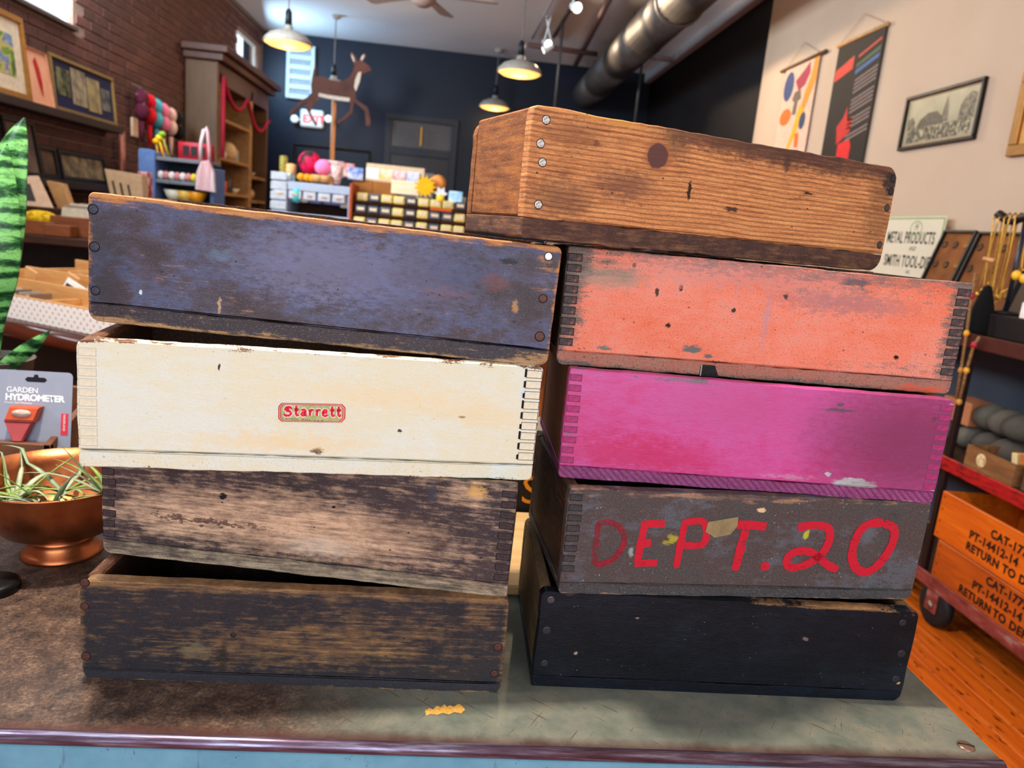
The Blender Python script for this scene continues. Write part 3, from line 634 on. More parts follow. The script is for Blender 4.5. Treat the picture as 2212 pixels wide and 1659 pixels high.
a = atx(262, 285, XL + .05); e = atx(264, 378, XL + .05); k = MB(); k.tube([(0, 0, -.62), (0, 0, 0)], .028, 12); tag(k.build('copper_pipe', flat(0x9A5A4A, .45, .5), None, True, (XL + .05, (a.y + e.y) / 2, a.z)), 'short copper coloured pipe running down the brick wall', 'pipe')

# tall open cabinet against the brick wall
cy0, cy1, cx1, cz = 8.22, 10.28, -2.535, H + 1.50
cabm = woodmat('cabinet_wood', 0x4A2F18, 0x624222, (20, 20, 2), .55); cabtop = woodmat('cabinet_cornice', 0x3A1E14, 0x542C1C, (20, 2, 20), .5); cabin = woodmat('cabinet_shelf', 0x8A6238, 0xB88A54, (20, 2, 20), .55)
t = thing('tall_cabinet', 'tall open wooden cabinet with a deep cornice against the brick wall', 'cabinet', (XL, cy0, 0)); cw = cx1 - XL; cl = cy1 - cy0
for nm, a_, m_ in (('side_panel', (0, cw, 0, .05, 0, cz - .12), cabm), ('side_panel', (0, cw, cl - .05, cl, 0, cz - .12), cabm), ('divider', (.0, cw, cl * .60, cl * .60 + .09, 0, cz - .2), cabin), ('stile', (cw - .03, cw, 0.05, .12, 0, cz - .2), cabin), ('back_board', (0.0, .015, .05, cl - .05, 0, cz - .12), flat(0x6A5236, .7)), ('head_board', (0, cw, .05, cl - .05, cz - .32, cz - .12), cabtop), ('cornice', (-.0, cw + .07, -.07, cl + .07, cz - .12, cz - .05), cabtop), ('cornice_top', (0, cw + .13, -.13, cl + .13, cz - .05, cz + .02), cabtop)):
    k = MB(); k.bbox(*a_, .008); k.build(nm, m_, t)
shz = []
for bay, (y0, y1) in enumerate(((.05, cl * .60), (cl * .60 + .09, cl - .05))):
    for i, pz_ in enumerate((H + .86, H + .46, H + .10, H - .25) if bay == 0 else (H + .34, H + .05, H - .12, H - .32)):
        k = MB(); k.bbox(.015, cw - .005, y0, y1, pz_ - .035, pz_, .003); k.build('shelf', cabin, t); shz.append((bay, y0, y1, pz_))
ci = 0
stock = (('wicker_ball', 'pale round wicker ball', 0xD8B080), ('ceramic_bowl', 'cream ceramic bowl', 0xD8C8B4), ('glass_jar', 'clear grey glass jar', 0x9A948C), ('orange_candle', 'orange candle tin', 0xC85A30), ('small_vase', 'white small vase', 0xD4CCC2), ('dark_pot', 'dark glazed pot', 0x4A3A34))
for (bay, y0, y1, z) in shz:
    if (bay, round(z - H, 2)) == (0, .86): continue
    n_ = 5 if bay == 0 else 3
    for j in range(n_):
        kind = stock[(ci * 5 + j * 2) % 6]; r_ = random.uniform(.065, .105); k = MB(); y = y0 + (j + .6) * (y1 - y0) / (n_ + .3)
        if 'ball' in kind[0]: k.ball((0, 0, r_), r_, 14, 9)
        elif 'bowl' in kind[0]: k.lathe([(r_ * .5, 0), (r_ * 1.1, r_ * .8), (r_ * 1.0, r_ * .8), (r_ * .4, r_ * .15), (.001, r_ * .15)], 16)
        elif 'vase' in kind[0]: k.lathe([(r_ * .5, 0), (r_ * .8, r_ * .7), (r_ * .4, r_ * 1.5), (r_ * .5, r_ * 1.8), (.001, r_ * 1.7)], 16)
        else: k.lathe([(r_ * .75, 0), (r_ * .8, .02), (r_ * .8, r_ * 1.5), (r_ * .6, r_ * 1.6), (.001, r_ * 1.62)], 16)
        tag(k.build(kind[0], flat(kind[2], .4, 0, .2, 40), None, True, (XL + random.uniform(.15, .19), cy0 + y, z + .001)), '%s in the %s bay of the tall cabinet, %s shelf, %s' % (kind[1], ('near', 'far')[bay], {0: 'upper', 1: 'second', 2: 'third', 3: 'lowest'}[ci % 4], ('nearest', 'second', 'third', 'fourth', 'farthest')[j]), kind[0].split('_')[1], 'stock on the tall cabinet')
    ci += 1
gl = []
for s_ in range(2):
    ya, yb = .08 + s_ * (cl - .16) / 2, .08 + (s_ + 1) * (cl - .16) / 2
    for i in range(10): u = i / 10; gl.append((cw + .03, ya + (yb - ya) * u, cz - .25 - .12 * s_ - 1.0 * u * (1 - u)))
gl = [(cw + .03, .08, cz - 1.05)] + gl + [(cw + .03, cl - .08, cz - .45)]
k = MB(); k.tube(gl, .022, 8); o = k.build('garland', flat(0xA8203A, .8, 0, .3, 60), None, True, (XL, cy0, 0)); tag(o, 'red swagged garland hung along the cornice of the tall cabinet', 'garland')

# blue shelf unit with goods
YU = 6.5; YC = 4.3; zc = aty(120, 512, YC).z
def ux(px): return aty(px, 380, YU).x
xa, xb = ux(301), ux(462); zt_ = aty(318, 322, YU).z; t = unit_ = thing('shelf_unit', 'blue painted shelf unit in front of the tall cabinet', 'shelf', (xa, YU, 0)); Lu = xb - xa
bluem = flat(0x5A709E, .5); bl2 = flat(0x23313E, .6); gy = flat(0x6A6A6E, .5)
k = MB(); k.prism(rrect(0, .13, 0, zt_, (0, 0, .04, .02)), -.02, .3, .004); k.build('side_panel', bluem, t)
k = MB(); k.bbox(Lu - .03, Lu, 0, .3, 0, zt_ - .1, .004); k.build('side_panel', bluem, t); k = MB(); k.bbox(.13, Lu - .03, .28, .3, 0, zt_ - .05, .003); k.build('back_board', bl2, t)
uz = [aty(390, 342, YU).z, aty(390, 391, YU).z, aty(390, 436, YU).z]
for z in uz: k = MB(); k.bbox(.13, Lu - .03, 0, .28, z - .03, z, .003); k.build('shelf', gy, t)
def shelf_item(name, label, cat, px, z, y, mk, mat, group=None):
    x = ux(px); k = MB(); mk(k); return tag(k.build(name, mat, None, True, (x, YU + y, z + .001)), label, cat, group)
o = shelf_item('display_box', 'red box printed with dark panels on top of the blue shelf unit', 'box', 410, uz[0], .1, lambda k: k.bbox(-.13, .12, 0, .15, 0, .14), flat(0x9A1424, .5))
for j in range(3): k = MB(); k.bbox(-.09 + j * .065, -.04 + j * .065, -.004, -.0005, .03, .11, .001); k.build('printed_panel', flat(0x1E1416, .6), o)
for j, c_ in enumerate((0xE0A010, 0xD85A18, 0xE8C020, 0xC83828, 0x7AA030)): shelf_item('paper_flower', '%s paper flower in the bunch on the blue shelf unit' % ('amber', 'orange', 'yellow', 'red', 'green')[j], 'flower', 335 + j * 6, uz[0], .08 + .03 * (j % 2), lambda k: (k.tube([(0, 0, 0), (-.02 - .01 * j, 0, .1 + .015 * j)], .006, 6), k.ball((-.02 - .01 * j, 0, .12 + .015 * j), (.03, .03, .025), 10, 6)), flat(c_, .6), 'paper flowers on the blue shelf unit')
for j in range(7): shelf_item('wrapped_sweet', '%s in the row on the middle board of the blue shelf unit, %s' % (('white wrapped bundle', 'pink wrapped bundle')[j % 2], ('leftmost', 'second', 'third', 'fourth', 'fifth', 'sixth', 'rightmost')[j]), 'bundle', 342 + j * 12, uz[1], .06, lambda k: k.ball((0, 0, .035), (.03, .035, .035), 10, 7), flat((0xD8C8C4, 0xC07A74)[j % 2] if j < 6 else 0xD8B838, .5, 0, .3, 60), 'wrapped bundles on the blue shelf unit')
for j, (px, c_, nm) in enumerate(((364, 0xD8CCB4, 'pale cream'), (390, 0xD8A848, 'amber striped'), (416, 0xD88818, 'orange'))): shelf_item('mixing_bowl', nm + ' bowl on the lowest board of the blue shelf unit', 'bowl', px, uz[2], .12, lambda k: k.lathe([(.04, 0), (.085, .09), (.08, .09), (.035, .012), (.001, .012)], 16), flat(c_, .35), 'bowls on the blue shelf unit')
# tote bag
p = aty(440, 345, YU - .12); t = thing('tote_bag', 'pale pink striped tote bag hanging from the blue shelf unit', 'bag', p); t.scale = (.86, 1, .86)
k = MB(); k.tube([(0, 0, 0), (0, .13, 0)], .008, 8); k.build('peg', gy, unit_, True, (p.x - unit_.location.x + .012, -.125, p.z + .235))
bagm = patch('tote_cloth', [(.42, 0xC8B4B4), (.58, 0xBE8A8A)], 6, .85, (4, 1, .3)); k = MB(); k.prism([(-.07, -.28), (.11, -.29), (.10, -.12), (.055, .0), (-.02, -.02), (-.06, -.12)], -.02, .02, .006); k.build('bag_body', bagm, t)
k = MB(); k.tube([(-.03, 0, -.03), (-.025, 0, .15), (.0, 0, .27), (.02, 0, .29), (.035, 0, .25), (.05, 0, .1), (.055, 0, -.02)], .016, 8); k.build('bag_strap', bagm, t, True)
# lettered sack beside it
p = aty(275, 400, 5.7); t = thing('paper_sack', 'beige lettered paper sack beside the blue shelf unit', 'sack', (p.x, 5.7, p.z - .13)); k = MB(); k.prism([(-.07, zc - p.z + .131), (.12, zc - p.z + .131), (.10, .21), (-.16, .23)], 0, .1, .006); k.build('sack_body', flat(0xC8A27C, .8), t)
for j in range(3): k = MB(); k.M = Matrix.Rotation(R(-12), 4, 'Y'); k.bbox(-.075 + j * .05, -.06 + j * .05, -.003, -.0005, .02 + .01 * j, .17 - .02 * j, .001); k.build('printed_line', flat(0x3A2A22, .7), t)
p = aty(300, 400, 5.9); k = MB(); k.bbox(-.04, .04, 0, .08, zc - p.z + .101, .2, .004); tag(k.build('red_carton', patch('red_carton_print', [(.45, 0xB01820), (.6, 0xD8B0A8)], 18), None, False, (p.x + .03, 5.9, p.z - .1)), 'narrow red carton between the paper sack and the blue shelf unit', 'carton')

# ================================================================== dark counter along the brick wall
YC = 4.3; zc = aty(120, 512, YC).z
t = thing('wall_counter', 'dark wooden counter standing along the brick wall under the ledges', 'counter', (XL, YC, 0)); Lc = aty(330, 512, YC).x - XL
for nm, a_ in (('counter_top', (0, Lc, 0, 3.6, zc - .045, zc)), ('lower_shelf', (0.02, Lc - .02, .02, 3.4, zc - .32, zc - .28)), ('back_board', (.02, Lc - .02, .55, .57, zc - .28, zc - .05)), ('leg', (.04, .1, .04, .1, 0, zc - .32)), ('leg', (Lc - .1, Lc - .04, .04, .1, 0, zc - .32)), ('leg', (Lc - .1, Lc - .04, 3.4, 3.46, 0, zc - .05)), ('leg', (.04, .1, 3.4, 3.46, 0, zc - .05))):
    k = MB(); k.bbox(*a_, .005); k.build(nm, woodmat('counter_wood', 0x24130D, 0x4A2A1A, (3, 20, 20), .4) if nm == 'counter_top' else darkoak, t)
def counter_item(name, label, cat, px, dy, mk, mat, group=None, z=None):
    x = aty(px, 480, YC + dy).x; k = MB(); mk(k); return tag(k.build(name, mat, None, False, (x, YC + dy, (zc if z is None else z) + .001)), label, cat, group)
bx_ = woodmat('drawer_wood', 0x5A2A10, 0x8A4A20, (3, 20, 20), .5)
o = counter_item('card_box', 'brown wooden card box full of filed prints on the dark counter', 'box', 152, .12, lambda k: (k.bbox(-.11, .11, 0, .015, 0, .11), k.bbox(-.11, -.095, .015, .5, 0, .11), k.bbox(.095, .11, .015, .5, 0, .11), k.bbox(-.095, .095, .485, .5, 0, .11), k.box(-.095, .095, .015, .485, 0, .01)), bx_)
for j in range(9): k = MB(); k.M = Matrix.Rotation(R(-14 + (j * 5) % 9), 4, 'X'); k.box(-.085, .085, 0, .004, .0, .15 + .012 * (j % 3)); k.build('filed_print', flat((0xB8A890, 0x8A7A6A, 0xC4B098, 0x5A5048)[j % 4], .7), o, False, (0, .05 + j * .045, .012))
counter_item('wooden_tray', 'low reddish wooden tray left of the card box', 'tray', 62, .05, lambda k: (k.bbox(-.2, .13, 0, .015, 0, .075), k.bbox(-.2, .13, .28, .295, 0, .075), k.bbox(-.2, -.185, .015, .28, 0, .075), k.bbox(.115, .13, .015, .28, 0, .075), k.box(-.185, .115, .015, .28, 0, .01)), bx_)
counter_item('yellow_cloth', 'folded yellow cloth in the reddish tray', 'cloth', 75, .12, lambda k: k.ball((0, .06, .075), (.1, .05, .045), 14, 8), patch('yellow_weave', [(.4, 0xB07808), (.6, 0xE0B818)], 40, .8), z=zc + .01)
counter_item('small_crate', 'little square wooden box in front of the card box', 'box', 122, .02, lambda k: k.bbox(-.07, .07, 0, .09, 0, .065, .005), bx_)
o = counter_item('photo_stand', 'pale photo stand tilted behind the yellow cloth', 'stand', 76, .45, lambda k: k.prism([(-.13, .16), (.02, .18), (.1, .0), (-.12, .0)], 0, .02, .003), flat(0xE0B898, .6))
k = MB(); k.prism([(-.11, .13), (-.02, .13), (.01, .03), (-.1, .03)], -.003, -.0005); k.build('photo', flat(0x4A4440, .5), o); o.location.z += .14
k = MB(); k.bbox(-.15, .16, 0, .25, 0, .139, .004); tag(k.build('storage_box', flat(0x33160C, .5), None, False, (o.location.x, YC + .42, zc + .001)), 'dark brown box carrying the pale photo stand', 'box')
counter_item('wedge_block', 'tan wedge shaped block standing behind the card box', 'block', 137, .75, lambda k: k.prism([(-.1, .3), (0, .29), (.1, .0), (.02, .0)], 0, .06, .004), flat(0xC08A58, .6))
for j, (px, c_, nm) in enumerate(((108, 0x7A2A28, 'red'), (150, 0x5A4A40, 'grey brown'), (68, 0x3A3E4C, 'dark blue'))): counter_item('book', nm + ' book lying on the lower shelf of the dark counter', 'book', px, .05, lambda k: k.bbox(-.1, .1, 0, .14, 0, .035, .003), flat(c_, .5), 'books on the lower counter shelf', z=zc - .28)

# ================================================================== polished table with the divided tray
ZP = H - .50; pA = atz(170, 726, ZP); pB = atz(0, 690, ZP); ex = (pA - pB); ex.z = 0; ang = math.atan2(ex.y, ex.x)
t = thing('polished_table', 'polished mahogany table with a rounded edge carrying the divided tray', 'table', (pA.x, pA.y, 0), ang)
mah = woodmat('mahogany', 0x2E120C, 0x5A2818, (2, 20, 20), .18)
k = MB(); k.bbox(-1.1, .3, .02, .9, ZP - .06, ZP, .005); k.build('table_top', mah, t); k = MB(); k.tube([(-1.1, .02, ZP - .032), (.3, .02, ZP - .032)], .032, 14); k.build('bullnose_edge', mah, t, True)
k = MB(); k.bbox(-1.05, .25, .08, .1, ZP - .2, ZP - .06, .004); k.build('apron', flat(0x1A1210, .4), t)
for x in (-1.0, .19):
    for y in (.1, .8): k = MB(); k.bbox(x, x + .06, y, y + .06, 0, ZP - .06, .006); k.build('leg', mah, t)
Rz = Matrix.Translation((pA.x, pA.y, 0)) @ Matrix.Rotation(ang, 4, 'Z')
g = NG('dotted_paper'); o_ = g.obj(); v = g.vor(g.map(o_, (1, 1, 1), rot=(0, R(45), 0)), 75, 0, voronoi_dimensions='3D'); X_, Y_, Z_ = g.sep(g.map(o_, (42, 42, 42), rot=(0, R(45), 0)))
dd = g.ma('ADD', g.ma('ABSOLUTE', g.ma('SUBTRACT', g.ma('FRACT', X_), .5)), g.ma('ABSOLUTE', g.ma('SUBTRACT', g.ma('FRACT', Z_), .5)))
dotm = g.fin(g.mix(g.rng(dd, .22, .32), rgb(0xC4AC8C), rgb(0xECE6E4)), .6)
tr = thing('divided_tray', 'divided wooden tray faced with white dotted paper on the polished table', 'tray', (pA.x, pA.y, ZP), ang)
lw_ = woodmat('light_ply', 0xC08448, 0xDDA86C, (3, 30, 30), .5)
TX = (-.95, .25); 
k = MB(); k.bbox(TX[0], TX[1], .045, .06, 0, .085, .002); k.build('front_board', dotm, tr); k = MB(); k.box(TX[0], TX[1], .06, .66, 0, .01); k.build('tray_floor', lw_, tr)
k = MB(); k.bbox(TX[0], TX[1], .0455, .0605, .0855, .09, .001); k.build('front_cap', lw_, tr)
for y in (.66,): k = MB(); k.bbox(TX[0], TX[1], y, y + .012, 0, .17, .002); k.build('back_board', lw_, tr)
for x in (TX[0], TX[1] - .012): k = MB(); k.bbox(x, x + .012, .06, .66, 0, .13, .002); k.build('end_board', lw_, tr)
for y in (.22, .42): k = MB(); k.bbox(TX[0] + .012, TX[1] - .012, y, y + .01, .01, .12 + .1 * (y - .2), .002); k.build('long_divider', lw_, tr)
for i, x in enumerate((-.72, -.5, -.3, -.12, .06)):
    k = MB(); k.bbox(x, x + .01, .06, .22, .01, .085, .002); k.build('cross_divider', lw_, tr); k = MB(); k.bbox(x + .05, x + .06, .43, .66, .01, .15, .002); k.build('cross_divider', lw_, tr)
    k = MB(); k.prism([(-.04, 0), (.04, 0), (.07, .13), (.0, .15)], 0, .01, .001); k.build('slanted_divider', lw_, tr, False, (x - .03, .30 + .03 * (i % 2), .01))
def tray_item(name, label, cat, x, y, z, mk, mat, group=None, rot=(0, 0, 0)):
    k = MB(); mk(k); o = k.build(name, mat, None, False, Rz @ Vector((x, y, ZP + z + .001)), (rot[0], rot[1], ang + rot[2])); return tag(o, label, cat, group)
ord_ = ('leftmost', 'second from the left', 'third from the left', 'fourth from the left', 'rightmost')
for j in range(5):
    o = tray_item('photo_tile', 'white edged photo tile standing slanted in the divided tray, %s' % ord_[j], 'tile', -.46 + j * .14, .255, .02, lambda k: k.bbox(-.055, .055, 0, .012, 0, .12, .002), flat(0xE4DCD4, .5), 'photo tiles in the divided tray', (R(-20), R(18), 0))
    k = MB(); k.box(-.043, .043, -.0012, -.0003, .02, .1); k.build('photo', flat(0x2A2422, .4, 0, .5, 60), o)
for j in range(12): tray_item('filed_card', 'thin card filed on edge in the front row of the divided tray', 'card', -.62 + j * .02, .09, .012, lambda k: k.box(0, .012, 0, .08, 0, .07 + .006 * (j % 3)), flat((0xA89888, 0x6A5A58, 0xC4B4A4, 0x8A6A5A)[j % 4], .6), 'cards filed in the divided tray')
tray_item('price_card', 'blank cream price card standing at the back of the divided tray', 'card', -.30, .64, .17, lambda k: k.bbox(-.045, .045, 0, .004, 0, .085, .001), flat(0xE2C29C, .6))
tray_item('metal_disc', 'round bright metal disc lying at the back of the divided tray', 'disc', -.60, .50, .12, lambda k: k.lathe([(.07, 0), (.07, .008), (.0005, .01)], 20), flat(0xE0DCD6, .3, .3))
tray_item('paper_roll', 'small white paper roll with a yellow end in the front of the divided tray', 'roll', -.08, .12, .012, lambda k: k.tube([(-.05, 0, .022), (.05, 0, .022)], .022, 12), flat(0xE6DECA, .6)); tray_item('amber_bead', 'amber bead beside the small white paper roll', 'bead', -.015, .09, .012, lambda k: k.ball((0, 0, .016), .016, 10, 7), flat(0xF0B040, .3))
tray_item('dark_album', 'dark glossy album lying behind the divided tray', 'album', -.42, .69, .0, lambda k: k.bbox(-.2, .2, 0, .16, 0, .13, .004), flat(0x1A1A22, .2))

# ================================================================== the metal table
ZT = .85
def topmat():
    g = NG('worn_table_paint'); o = g.obj(); X, Y_, Z_ = g.sep(o)
    lo = g.noise(o, 4.5, 5, .6); mid = g.noise(o, 22, 6, .65); fine = g.noise(o, 220, 4, .7)
    grn = g.ramp(mid, [(.3, rgb(0x5C645C)), (.5, rgb(0x70746A)), (.72, rgb(0x848070))])
    brn = g.ramp(g.ma('ADD', g.ma('MULTIPLY', fine, .45), g.ma('MULTIPLY', g.noise(o, 34, 5, .72), .55)), [(.34, rgb(0x1E1716)), (.46, rgb(0x41332D)), (.54, rgb(0x5A463B)), (.68, rgb(0x8C745F))])
    lft = g.rng(g.ma('ADD', X, g.ma('MULTIPLY', g.ma('SUBTRACT', lo, .5), .55)), -.30, .06, 1.0, 0.0, True)
    c = g.mix(lft, grn, brn)
    sc = g.noise(g.map(g.map(o, (1, 1, 1), rot=(0, 0, R(38))), (9, 170, 1)), 2, 3, .6); s2 = g.noise(g.map(g.map(o, (1, 1, 1), rot=(0, 0, R(-58))), (10, 190, 1)), 2, 3, .6)
    s3 = g.ma('MAXIMUM', g.rng(sc, .65, .69), g.rng(s2, .66, .70)); s3 = g.ma('MULTIPLY', s3, g.rng(mid, .36, .56))
    c = g.mix(g.ma('MULTIPLY', s3, .85), c, rgb(0x4A2E24))
    spk = g.rng(g.noise(o, 130, 5, .75), .60, .68); c = g.mix(g.ma('MULTIPLY', spk, g.rng(mid, .42, .66, .15, .9)), c, rgb(0x5A3626))
    edge = g.rng(g.ma('ADD', Y_, g.ma('MULTIPLY', mid, .02)), .030, .012); c = g.mix(g.ma('MULTIPLY', edge, .9), c, rgb(0x4C2C28))
    g.bump(fine, .12, .002)
    return g.fin(c, g.rng(mid, .3, .7, .38, .6), .15)
TX0, TX1, TY0, TY1 = -1.25, .722, .752, 2.05
t = thing('metal_table', 'worn grey green metal topped table with blue painted front under the stacked crates', 'table', (0, TY0, 0))
k = MB(); k.bbox(TX0, TX1, .0, TY1 - TY0, ZT - .014, ZT, .003); k.build('table_top', topmat(), t)
g = NG('burnished_lip'); o_ = g.obj(); n_ = g.noise(g.map(o_, (4, 60, 60)), 3, 5, .65)
lipm = g.fin(g.ramp(n_, [(.3, rgb(0x4A3038)), (.5, rgb(0x6A5A70)), (.7, rgb(0x9C9CB6))]), .3, .75)
k = MB(); k.tube([(TX0, .001, ZT - .0085), (TX1, .001, ZT - .0085)], .0082, 14); k.build('rolled_edge', lipm, t, True)
g = NG('blue_panel_paint'); o_ = g.obj(); lo = g.noise(o_, 14, 5, .6); fi = g.noise(o_, 90, 5, .7)
c_ = g.ramp(lo, [(.3, rgb(0x5F93AC)), (.7, rgb(0x74AAC2))]); c_ = g.mix(g.rng(fi, .64, .70, 0, .8), c_, rgb(0x35302E)); c_ = g.mix(g.rng(g.noise(g.map(o_, (60, 1, 6)), 1, 4), .62, .68, 0, .7), c_, rgb(0x3A2C28))
bluep = g.fin(c_, .42)
k = MB(); k.bbox(TX0 + .004, TX1 - .004, -.004, .03, ZT - .42, ZT - .0145, .003); k.build('front_panel', bluep, t)
k = MB(); k.bbox(TX1 - .03, TX1 - .004, .03, TY1 - TY0 - .01, ZT - .42, ZT - .0145, .003); k.build('side_panel', bluep, t)
for x in (TX0 + .02, TX1 - .08):
    for y in (.03, TY1 - TY0 - .09):
        k = MB(); k.bbox(x, x + .06, y, y + .06, 0, ZT - .0145, .006); k.build('leg', bluep, t)
sp = atz(2086, 1612, ZT) - Vector((0, TY0, 0)); scm = flat(0x8A6C60, .35, .7)
k = MB(); k.M = Matrix.Translation((sp.x, sp.y, ZT)); k.lathe([(.0105, -.002), (.0105, .0008), (.008, .0022), (.0005, .0027)], 20); s_ = k.build('screw', scm, t, True)
k = MB(); k.M = Matrix.Translation((sp.x, sp.y, ZT)) @ Matrix.Rotation(R(-18), 4, 'Z'); k.box(-.0095, .0095, -.0012, .0012, .001, .0029); k.build('screw_slot', flat(0x2A1E1A, .6), s_)
pts = [(918, 1534), (928, 1530), (935, 1533), (944, 1524), (952, 1528), (960, 1521), (966, 1527), (972, 1523), (980, 1527), (990, 1520), (998, 1524), (1005, 1533), (996, 1541), (982, 1538), (970, 1543), (956, 1540), (944, 1544), (930, 1542), (920, 1546)]
w_ = [atz(x, y, ZT + .0004) - Vector((0, TY0, 0)) for x, y in pts]; k = MB(); k.add([tuple(v) for v in w_], [tuple(range(len(w_)))[::-1]]); k.build('paint_scrape', flat(0xD8A24C, .6, 0, .3, 300), t)

# ================================================================== weathered crates
def worn(name, c, paint, wood, lo=.55, hi=.66, zones=(), marks=(), edge=(.25, .010), grain=1.0, rough=.6, side=False, gscale=7, dents=.5, bump=.25, speck=None, stripes=None, coat=0.0, gritty=1.0, pmix=.38, spec=.22):
    """paint worn through to wood; c = crate (for pixel marks)"""
    g = NG(name); o = g.obj(); X, Y_, Z_ = g.sep(o); w, h = c['w'], c['h']
    along = (9, 9, 150) if not side else (150, 9, 150)
    if side: along = (90, 7, 110)
    gr = g.noise(g.map(o, along), 1.6, 4, .62, .35)
    big = g.noise(g.map(o, (1, 1, 1.6)), gscale, 4, .6)
    mid = g.noise(g.map(o, (26, 26, 70)), 1.5, 5, .70)
    fin_ = g.noise(g.map(o, (70, 70, 520)), 1.5, 3, .65); grit = g.noise(g.map(o, (1, 1, 1.4)), 420, 2, .6)
    wf = g.ma('ADD', g.ma('MULTIPLY', gr, .55), g.ma('MULTIPLY', fin_, .45))
    wd = g.ramp(wf, [(p, rgb(q)) for p, q in wood])
    pc = g.ramp(g.ma('ADD', g.ma('MULTIPLY', big, 1 - pmix), g.ma('MULTIPLY', mid, pmix)), [(p, rgb(q)) for p, q in paint])
    pc = g.mix(g.rng(fin_, .35, .7, .22 * grain, 0), pc, (0.008, .007, .008, 1))
    f = g.ma('ADD', g.ma('MULTIPLY', mid, .6), g.ma('MULTIPLY', gr, .4))
    ea, ed = edge
    top = g.rng(Z_, h - ed * 1.6, h, 0, ea)
    ends = g.rng(g.ma('ABSOLUTE', X), w / 2 - ed, w / 2, 0, ea * .75); botm = g.rng(Z_, ed * .9, 0, 0, ea * .9)
    f = g.ma('ADD', f, g.ma('MAXIMUM', g.ma('MAXIMUM', top, ends), botm))
    for (zx, zz, rx, rz, am) in zones:
        dx = g.ma('DIVIDE', g.ma('SUBTRACT', X, zx), rx); dz = g.ma('DIVIDE', g.ma('SUBTRACT', Z_, zz), rz)
        d = g.ma('ADD', g.ma('MULTIPLY', dx, dx), g.ma('MULTIPLY', dz, dz))
        f = g.ma('ADD', f, g.rng(d, 1.0, 0.0, 0.0, am))
    mask = g.rng(g.ma('ADD', f, g.ma('MULTIPLY', g.ma('SUBTRACT', grit, .5), .22)), lo, hi)
    col = g.mix(mask, pc, wd)
    col = g.mix(g.rng(grit, .56, .72, 0, .55 * gritty), col, (.006, .005, .006, 1)); col = g.mix(g.rng(grit, .42, .30, 0, .16 * gritty), col, (.55, .5, .48, 1))
    if stripes:
        sv = g.n('TexWave', {'Vector': g.map(o, (1, 0, 1), rot=(0, R(stripes[1]), 0)), 'Scale': stripes[0], 'Distortion': stripes[4], 'Detail': 2.0, 'Detail Scale': stripes[5]}, 1)
        col = g.mix(g.ma('MULTIPLY', g.rng(sv, .5, .95), stripes[3]), col, rgb(stripes[2]))
    jit = g.noise(g.map(o, (.6, 1, 1.3)), 130, 2, .75); jit2 = g.noise(g.map(o, (.6, 1, 1.3), (5, 3, 2)), 130, 2, .75)
    jx = g.ma('SUBTRACT', jit, .5); jz = g.ma('SUBTRACT', jit2, .5)
    for mk in marks:
        (zx, zz, rx, rz, hexc, soft) = mk[:6]; amt = mk[6] if len(mk) > 6 else 1.0
        jw = (2.6 * min(rx, rz) + .3 * max(rx, rz)) * (mk[7] if len(mk) > 7 else 1.0)
        dx = g.ma('DIVIDE', g.ma('SUBTRACT', g.ma('ADD', X, g.ma('MULTIPLY', jx, jw)), zx), rx)
        dz = g.ma('DIVIDE', g.ma('SUBTRACT', g.ma('ADD', Z_, g.ma('MULTIPLY', jz, jw)), zz), rz)
        d = g.ma('ADD', g.ma('MULTIPLY', dx, dx), g.ma('MULTIPLY', dz, dz))
        col = g.mix(g.rng(d, 1.0 + soft, 1.0 - soft * .9, 0, amt), col, rgb(hexc))
    if dents:
        v = g.vor(g.map(o, (1, 1, 1.5)), 85, 0); dn = g.rng(v, .10, .16, 1, 0)
        dn = g.ma('MULTIPLY', dn, g.rng(g.noise(g.map(o, (1, 1, 1), (9, 1, 4)), 30, 2), .56, .60))
        col = g.mix(g.ma('MULTIPLY', dn, dents), col, rgb(0x120E10))
    if speck:
        v = g.vor(g.map(o, (1, 1, 1), (3, 7, 1)), 120, 0); sp_ = g.ma('MULTIPLY', g.rng(v, .05, .10, 1, 0), g.rng(g.noise(o, 18, 2), .50, .56))
        col = g.mix(sp_, col, rgb(speck))
    g.bump(g.ma('ADD', g.ma('MULTIPLY', fin_, .5), g.ma('MULTIPLY', mid, .5)), bump, .0018)
    m = g.fin(col, g.mix(mask, (rough,) * 3 + (1,), (.72,) * 3 + (1,)) if False else g.ma('ADD', rough, g.ma('MULTIPLY', mask, .15)), 0.0, spec)
    if coat: g.b.inputs['Coat Weight'].default_value = coat; g.b.inputs['Coat Roughness'].default_value = .25
    return m

def crate_frame(BL, Yl, BR, Yr, h, D):
    a, b_ = aty(*BL, Yl), aty(*BR, Yr); x = (b_ - a).normalized(); y = Vector((-x.y, x.x, 0)).normalized(); z = x.cross(y)
    M = Matrix((x, y, z)).transposed().to_4x4(); M.translation = (a + b_) / 2
    return dict(M=M, I=M.inverted(), w=(b_ - a).length, h=h, D=D)
def LP(c, px, py):
    """pixel -> (x, z) on the crate's front face"""
    o_ = c['I'] @ O; d = c['I'].to_3x3() @ ray(px, py); p = o_ + d * (-o_.y / d.y); return p.x, p.z
def MK(c, px, py, rx, ry, col, soft=.35, amt=1.0, jf=1.0):
    x, z = LP(c, px, py); x2, _ = LP(c, px + rx, py); _, z2 = LP(c, px, py - ry); return (x, z, abs(x2 - x), abs(z2 - z), col, soft, amt, jf)
def ZN(c, px, py, rx, ry, am): return MK(c, px, py, rx, ry, 0)[:4] + (am,)

